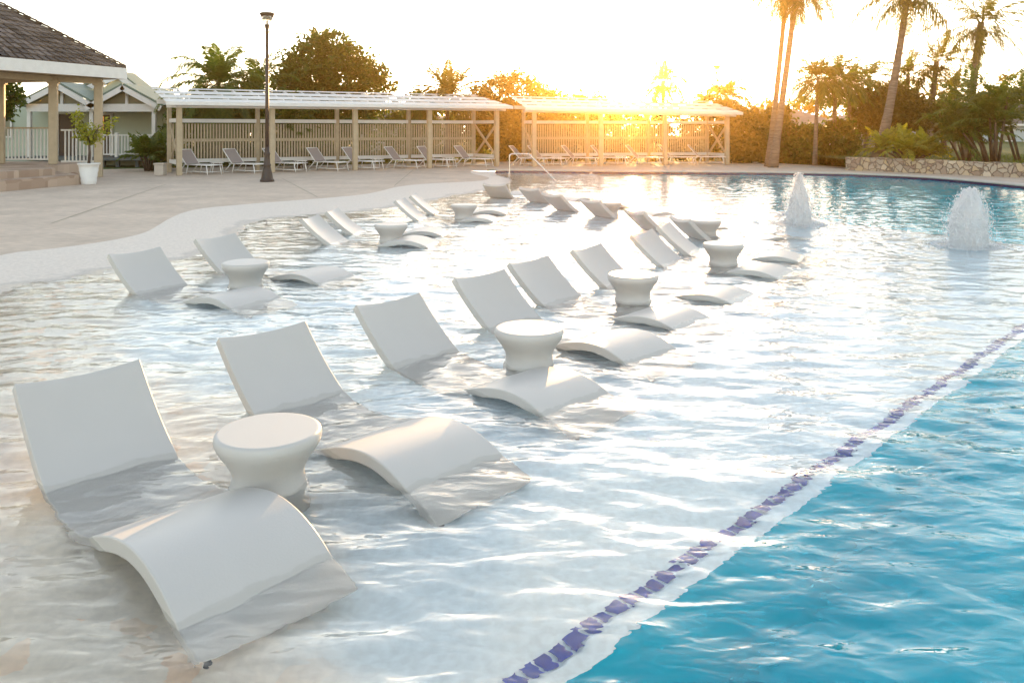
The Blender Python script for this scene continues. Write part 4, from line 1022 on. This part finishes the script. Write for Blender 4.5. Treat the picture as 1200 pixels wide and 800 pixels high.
def leafy(base, crowns, trunk_h, label, leaf='leaf_dark', n=6000, ls=.14, seed=1, name='tree', cat='tree', group='leafy trees and shrubs behind the pergolas', trunk_r=.16):
    """crowns: list of (x, y, z, rx, ry, rz) ellipsoids filled with twig clumps of leaves"""
    ls *= 1.3; n = int(n * 1.35); rg = random.Random(seed); root = empty(name, base, label=label, cat=cat, group=group); m = MB(); lim = MB()
    vol = sum(c[3] * c[4] * c[5] for c in crowns)
    for (cx, cy_, cz, rx, ry, rz_) in crowns:
        if trunk_h > 0: lim.tube([(0, 0, trunk_h * .6), (cx * .5, cy_ * .5, (trunk_h + cz) / 2 - .1), (cx, cy_, cz)], [trunk_r * .6, trunk_r * .35, trunk_r * .12], 7)
        nc = int(n * rx * ry * rz_ / vol / 26) + 1
        for _ in range(nc):
            while True:
                q_ = Vector((rg.uniform(-1, 1), rg.uniform(-1, 1), rg.uniform(-1, 1)))
                if .18 < q_.length < 1: break
            q_ = q_.normalized() * (q_.length ** .45); k_ = 1 + .36 * noise.noise(q_ * 2.3 + Vector((seed, 0, 0))) + rg.uniform(-.05, .08)
            c = Vector((cx + q_.x * rx * k_, cy_ + q_.y * ry * k_, cz + q_.z * rz_ * k_)); cr_ = rg.uniform(.16, .34) * (min(rx, rz_) ** .4)
            if c.z < .15: c.z = .15 + rg.random() * .2
            for _k in range(26):
                p = c + Vector((rg.gauss(0, cr_ * .55), rg.gauss(0, cr_ * .55), rg.gauss(0, cr_ * .5)))
                d_ = (q_ * .5 + Vector((rg.gauss(0, 1), rg.gauss(0, 1), rg.gauss(0, .9)))).normalized(); l = ls * rg.uniform(.6, 1.3)
                sd = d_.cross(Vector((rg.gauss(0, 1), rg.gauss(0, 1), 1))).normalized() * l * .33
                m.add([p, p + d_ * l * .5 + sd, p + d_ * l, p + d_ * l * .5 - sd], [(0, 1, 2, 3)])
    if trunk_h > 0:
        lim.tube([(0, 0, -.1), (.05, 0, trunk_h * .5), (0, 0, trunk_h)], [trunk_r * 1.3, trunk_r, trunk_r * .7], 9); lim.build('trunk', M['bark'], root)
    m.build('crown', M[leaf], root); return root
def at(p, Y, z=0.0): return (xat(p, Y), Y, z)

# behind the left pergola
clump_palm(at(290, 38.5), 9, 3.3, 1.9, 'dense clump palm behind the lamp post', leaf='leaf_areca', seed=71, spread=.9, nfr=11, leaflet=.5)
clump_palm(at(240, 39), 7, 3.0, 1.8, 'clump palm behind the left end of the left pergola', leaf='leaf_areca', seed=72, spread=.8, nfr=10, leaflet=.5)
palm(at(256, 37), (0, 0), zat(97, 37), 32, 3.1, 'bushy palm left of the lamp post, rising above the left pergola', leaf='leaf_palm', seed=2, droop=.8, leaflet=.62, r0=.14, nl=42, elmin=-55, lw=.042)
palm(at(296, 40), (.2, 0), zat(103, 40), 24, 2.7, 'palm tucked between the lamp post and the big rounded tree', leaf='leaf_palm', seed=3, droop=.8, leaflet=.55, r0=.13, elmin=-45, lw=.042, nl=36)
leafy(at(384, 43), [(0, 0, 4.6, 2.35, 2.1, 1.8), (-1.2, 0, 4.0, 1.7, 1.6, 1.5), (1.5, 0, 4.1, 1.7, 1.5, 1.5), (.2, 0, 6.0, 1.2, 1.2, .95), (0, 0, 2.6, 2.6, 2, 1.2)], 2.4, 'largest rounded leafy tree, right of the lamp post', leaf='leaf_dark', n=17000, ls=.17, seed=4, trunk_r=.22)
palm(at(372, 44), (0, 0), 6.4, 10, 1.4, 'palm top poking out of the big rounded tree', leaf='leaf_coco', seed=41, droop=.5, leaflet=.3, r0=.12, elmin=15)
clump_palm(at(355, 36), 5, 2.4, 1.3, 'green clump palm in front of the rounded tree, behind the pergola roof', seed=5, leaf='leaf_areca', spread=.8)
palm(at(524, 41), (0, 0), zat(112, 41), 22, 2.5, 'golden palm above the right half of the left pergola', leaf='leaf_coco', seed=6, droop=.55, leaflet=.5, r0=.14, elmin=-15, lw=.05, nl=34)
palm(at(494, 40), (-.2, 0), zat(120, 40), 14, 1.5, 'small drooping palm left of the golden palm', leaf='leaf_palm', seed=7, droop=1.1, leaflet=.35, r0=.12)
leafy(at(604, 46), [(0, 0, 3.0, 2.6, 2.2, 1.9), (-1.4, 0, 2.4, 1.6, 1.5, 1.5), (1.6, 0, 2.5, 1.6, 1.5, 1.4)], 1.6, 'dome-shaped orange-lit tree above the gap between the pergolas', leaf='leaf_olive', n=13000, ls=.15, seed=8)
leafy(at(672, 47), [(0, 0, 2.5, 1.1, 1, 1.3)], 1.2, 'small round shrub tree left of the sun', leaf='leaf_olive', n=2600, seed=9)
leafy(at(698, 48), [(0, 0, 2.5, 1.0, 1, 1.25)], 1.2, 'small round shrub tree right beside the sun glare', leaf='leaf_olive', n=2400, seed=10)
palm(at(777, 42), (0, 0), zat(95, 42), 20, 1.7, 'golden palm just right of the sun', leaf='leaf_coco', seed=11, droop=.7, leaflet=.35, r0=.12)
palm(at(851, 43), (0, 0), zat(112, 43), 26, 1.7, 'round bushy golden palm behind the right end of the right pergola', leaf='leaf_coco', seed=12, droop=.9, leaflet=.42, r0=.14)
palm(at(828, 45), (0, 0), zat(118, 45), 16, 1.5, 'low golden palm half merged with the bushy palm', leaf='leaf_coco', seed=121, droop=.9, leaflet=.4, r0=.12)
# hedges behind pergolas
def hedge(p0, Y0, p1, Y1, h, label, leaf, seed, n=7000, depth=.8):
    x0, x1 = xat(p0, Y0), xat(p1, Y1); cx, cy_ = (x0 + x1) / 2, (Y0 + Y1) / 2; k = max(2, int(math.dist((x0, Y0), (x1, Y1)) / 1.3)); cr_ = []
    rg = random.Random(seed)
    for i in range(k):
        t = (i + .5) / k; x, y = x0 + (x1 - x0) * t - cx, Y0 + (Y1 - Y0) * t - cy_; hh_ = h * rg.uniform(.95, 1.2); cr_.append((x, y, hh_ * .5, .95, depth, hh_ * .52))
    return leafy((cx, cy_, 0), cr_, 0, label, leaf=leaf, n=n, ls=.16, seed=seed, name='hedge', cat='hedge')
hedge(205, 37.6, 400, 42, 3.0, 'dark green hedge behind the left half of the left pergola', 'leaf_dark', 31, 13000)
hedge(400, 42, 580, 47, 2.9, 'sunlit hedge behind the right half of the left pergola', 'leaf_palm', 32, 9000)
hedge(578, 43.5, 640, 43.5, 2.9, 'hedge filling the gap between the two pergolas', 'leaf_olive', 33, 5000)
hedge(640, 44, 860, 46, 2.5, 'golden hedge behind the right pergola', 'leaf_olive', 34, 9000)
hedge(856, 41.5, 925, 41, 2.5, 'orange-lit shrub mass behind the tall palm trunks', 'leaf_olive', 35, 7000)
hedge(922, 40.5, 1000, 40, 1.8, 'shaded shrubbery left of the stone wall', 'leaf_dark', 36, 6000)
# tall leaning palms at the right
palm((*at(905.5, 36.4)[:2], .05), (1.15, 0), 8.55, 24, 2.9, 'taller right-hand trunk of the two leaning palms beyond the right pergola', leaf='leaf_coco', seed=13, droop=.85, leaflet=.5, r0=.155, r1=.115, bulge=1.6, elmin=-60, curve=lambda t: t ** .95, hang=.7)
palm((*at(900, 37.4)[:2], .05), (1.0, .2), 8.9, 22, 2.9, 'slimmer left-hand trunk of the two leaning palms beyond the right pergola', leaf='leaf_coco', seed=14, droop=.85, leaflet=.5, r0=.135, r1=.10, bulge=1.5, elmin=-60, curve=lambda t: t ** .9, hang=.7)
palm(at(1026, 34.5, .4), (1.40, 0), 7.3, 22, 3.0, 'curving grey coconut palm rising from the stone wall', leaf='leaf_coco', name='coconut_palm', seed=15, droop=.75, leaflet=.55, r0=.20, r1=.12, bulge=1.6, nuts=6, elmin=-40, curve=lambda t: t ** .75, hang=.75)
palm(at(1088, 45, .3), (.45, 0), zat(78, 45), 22, 2.6, 'middle-distance coconut palm with wind-blown crown between two taller palms', leaf='leaf_coco', name='coconut_palm', seed=16, droop=.65, leaflet=.5, r0=.17, r1=.13, nuts=7, wind=.5, elmin=-50, hang=.55)
palm(at(1133, 37, .45), (.65, 0), zat(30, 37) - .3, 24, 2.9, 'coconut palm at the upper right with brown nuts under its crown', leaf='leaf_coco', name='coconut_palm', seed=17, droop=.6, leaflet=.5, r0=.19, r1=.14, nuts=8, wind=.4, elmin=-45, hang=.6)
palm(at(955, 38.5, .05), (.15, 0), zat(92, 38.5), 26, 2.0, 'dark multi-layered palm just right of the two tall trunks', leaf='leaf_palm', seed=18, droop=.85, leaflet=.42, r0=.10, r1=.08)
palm(at(978, 40, .05), (0, 0), zat(93, 40), 26, 2.0, 'dark palm second right of the two tall trunks', leaf='leaf_palm', seed=19, droop=.85, leaflet=.42, r0=.11, r1=.09)
palm(at(994, 42, .05), (.1, 0), zat(100, 42), 24, 1.9, 'short dark palm with a bare grey trunk left of the round brown tree', leaf='leaf_palm', seed=20, droop=.8, leaflet=.4, r0=.13, r1=.09)
palm(at(1014, 45, .3), (.2, 0), zat(96, 45), 20, 2.0, 'dark palm whose crown shows left of the curving coconut trunk', leaf='leaf_palm', seed=22, droop=.8, leaflet=.42, r0=.12)
palm(at(1064, 46, .3), (0, 0), zat(94, 46), 18, 2.1, 'dark palm whose crown shows right of the curving coconut trunk', leaf='leaf_palm', seed=23, droop=.85, leaflet=.42, r0=.12)
palm(at(1118, 48, .3), (0, 0), zat(110, 48), 18, 1.9, 'backlit palm low between the two right coconut palms', leaf='leaf_coco', seed=24, droop=.85, leaflet=.42, r0=.12)
leafy(at(1050, 42, .3), [(-.6, 0, 2.5, 1.5, 1.3, 1.05), (.9, 0, 2.2, 1.4, 1.3, .9), (.1, 0, 3.0, 1.0, 1, .7), (-1.6, 0, 1.9, .8, .9, .7)], 1.5, 'brownish round-crowned tree behind the yellow-green bush', leaf='leaf_olive', n=11000, ls=.14, seed=25)
leafy(at(1105, 46, .3), [(0, 0, 2.0, 1.3, 1.2, .9)], 1.2, 'low dark tree under the middle coconut palm', leaf='leaf_olive', n=3500, seed=26)
clump_palm(at(1068, 33.3, .45), 11, .55, 1.25, 'bright yellow-green feathery bush on the stone wall', leaf='leaf_lime', seed=27, spread=.75, nfr=10, leaflet=.3)
clump_palm(at(1165, 31.5, .45), 13, 2.6, 1.7, 'big dark green clump palm at the right edge', leaf='leaf_areca', seed=28, spread=1.0, nfr=10, leaflet=.4, stem_r=.06)
clump_palm(at(1133, 32.2, .45), 6, 1.5, 1.4, 'smaller clump palm with a frond drooping to the wall', leaf='leaf_areca', seed=29, spread=.5, nfr=9, leaflet=.36, droop=.9)
clump_palm(at(1200, 34, .45), 10, 2.7, 1.6, 'clump palm running out of the right edge', leaf='leaf_areca', seed=30, spread=.9, nfr=10, leaflet=.4, stem_r=.06)
# left side
clump_palm(at(174, 33.5), 8, .9, 1.15, 'dark green feathery bush between the cottage and the left pergola', leaf='leaf_areca', seed=37, spread=.5, nfr=9, leaflet=.3)
leafy((-21.4, 33, 0), [(0, 0, 3.3, 1.1, .9, .8), (.7, -.2, 2.9, .6, .6, .7), (-.9, 0, 3.6, 1, .9, .8)], 2.6, 'dark leafy tree seen under the pavilion roof', leaf='leaf_dark', n=5000, seed=38, ls=.17)

# ------------------------------------------------------------------ background tree belt so the horizon is closed
for i, (p, Y, h) in enumerate([(180, 75, 4.4), (300, 80, 5), (430, 78, 4.2), (560, 85, 4.8), (700, 82, 4.0), (860, 85, 4.5), (980, 80, 4.8), (1100, 78, 5.5), (1230, 75, 6)]):
    leafy((xat(p, Y), Y, 0), [(dx, 0, h * .5, 2.6, 1.6, h * .5) for dx in (-4, -1.5, 1.5, 4)], 0, ['far tree mass behind the cottage', 'far tree mass behind the bushy palm', 'far tree mass behind the left pergola', 'far tree mass behind the dome tree', 'far tree mass under the sun', 'far tree mass behind the low grey roof', 'far tree mass behind the dark palms', 'far tree mass behind the middle coconut palm', 'far tree mass at the right edge'][i], leaf='leaf_olive', n=3600, ls=.3, seed=60 + i, name='far_trees', cat='trees', group='far belt of trees')

# ------------------------------------------------------------------ haze
if HAZE_DENSITY > 0:
    hz = bpy.data.materials.new('haze'); hz.use_nodes = True; t = hz.node_tree; t.nodes.clear()
    pvn = t.nodes.new('ShaderNodeVolumePrincipled'); out = t.nodes.new('ShaderNodeOutputMaterial')
    pvn.inputs['Color'].default_value = (1.0, .60, .18, 1); pvn.inputs['Density'].default_value = HAZE_DENSITY; pvn.inputs['Anisotropy'].default_value = .925
    t.links.new(pvn.outputs[0], out.inputs['Volume'])
    m = MB(); m.box((0, 0, 6.2), (480, 480, 18)); o = m.build('haze', hz); tag(o, 'thin warm evening haze in the air', 'haze', kind='stuff')
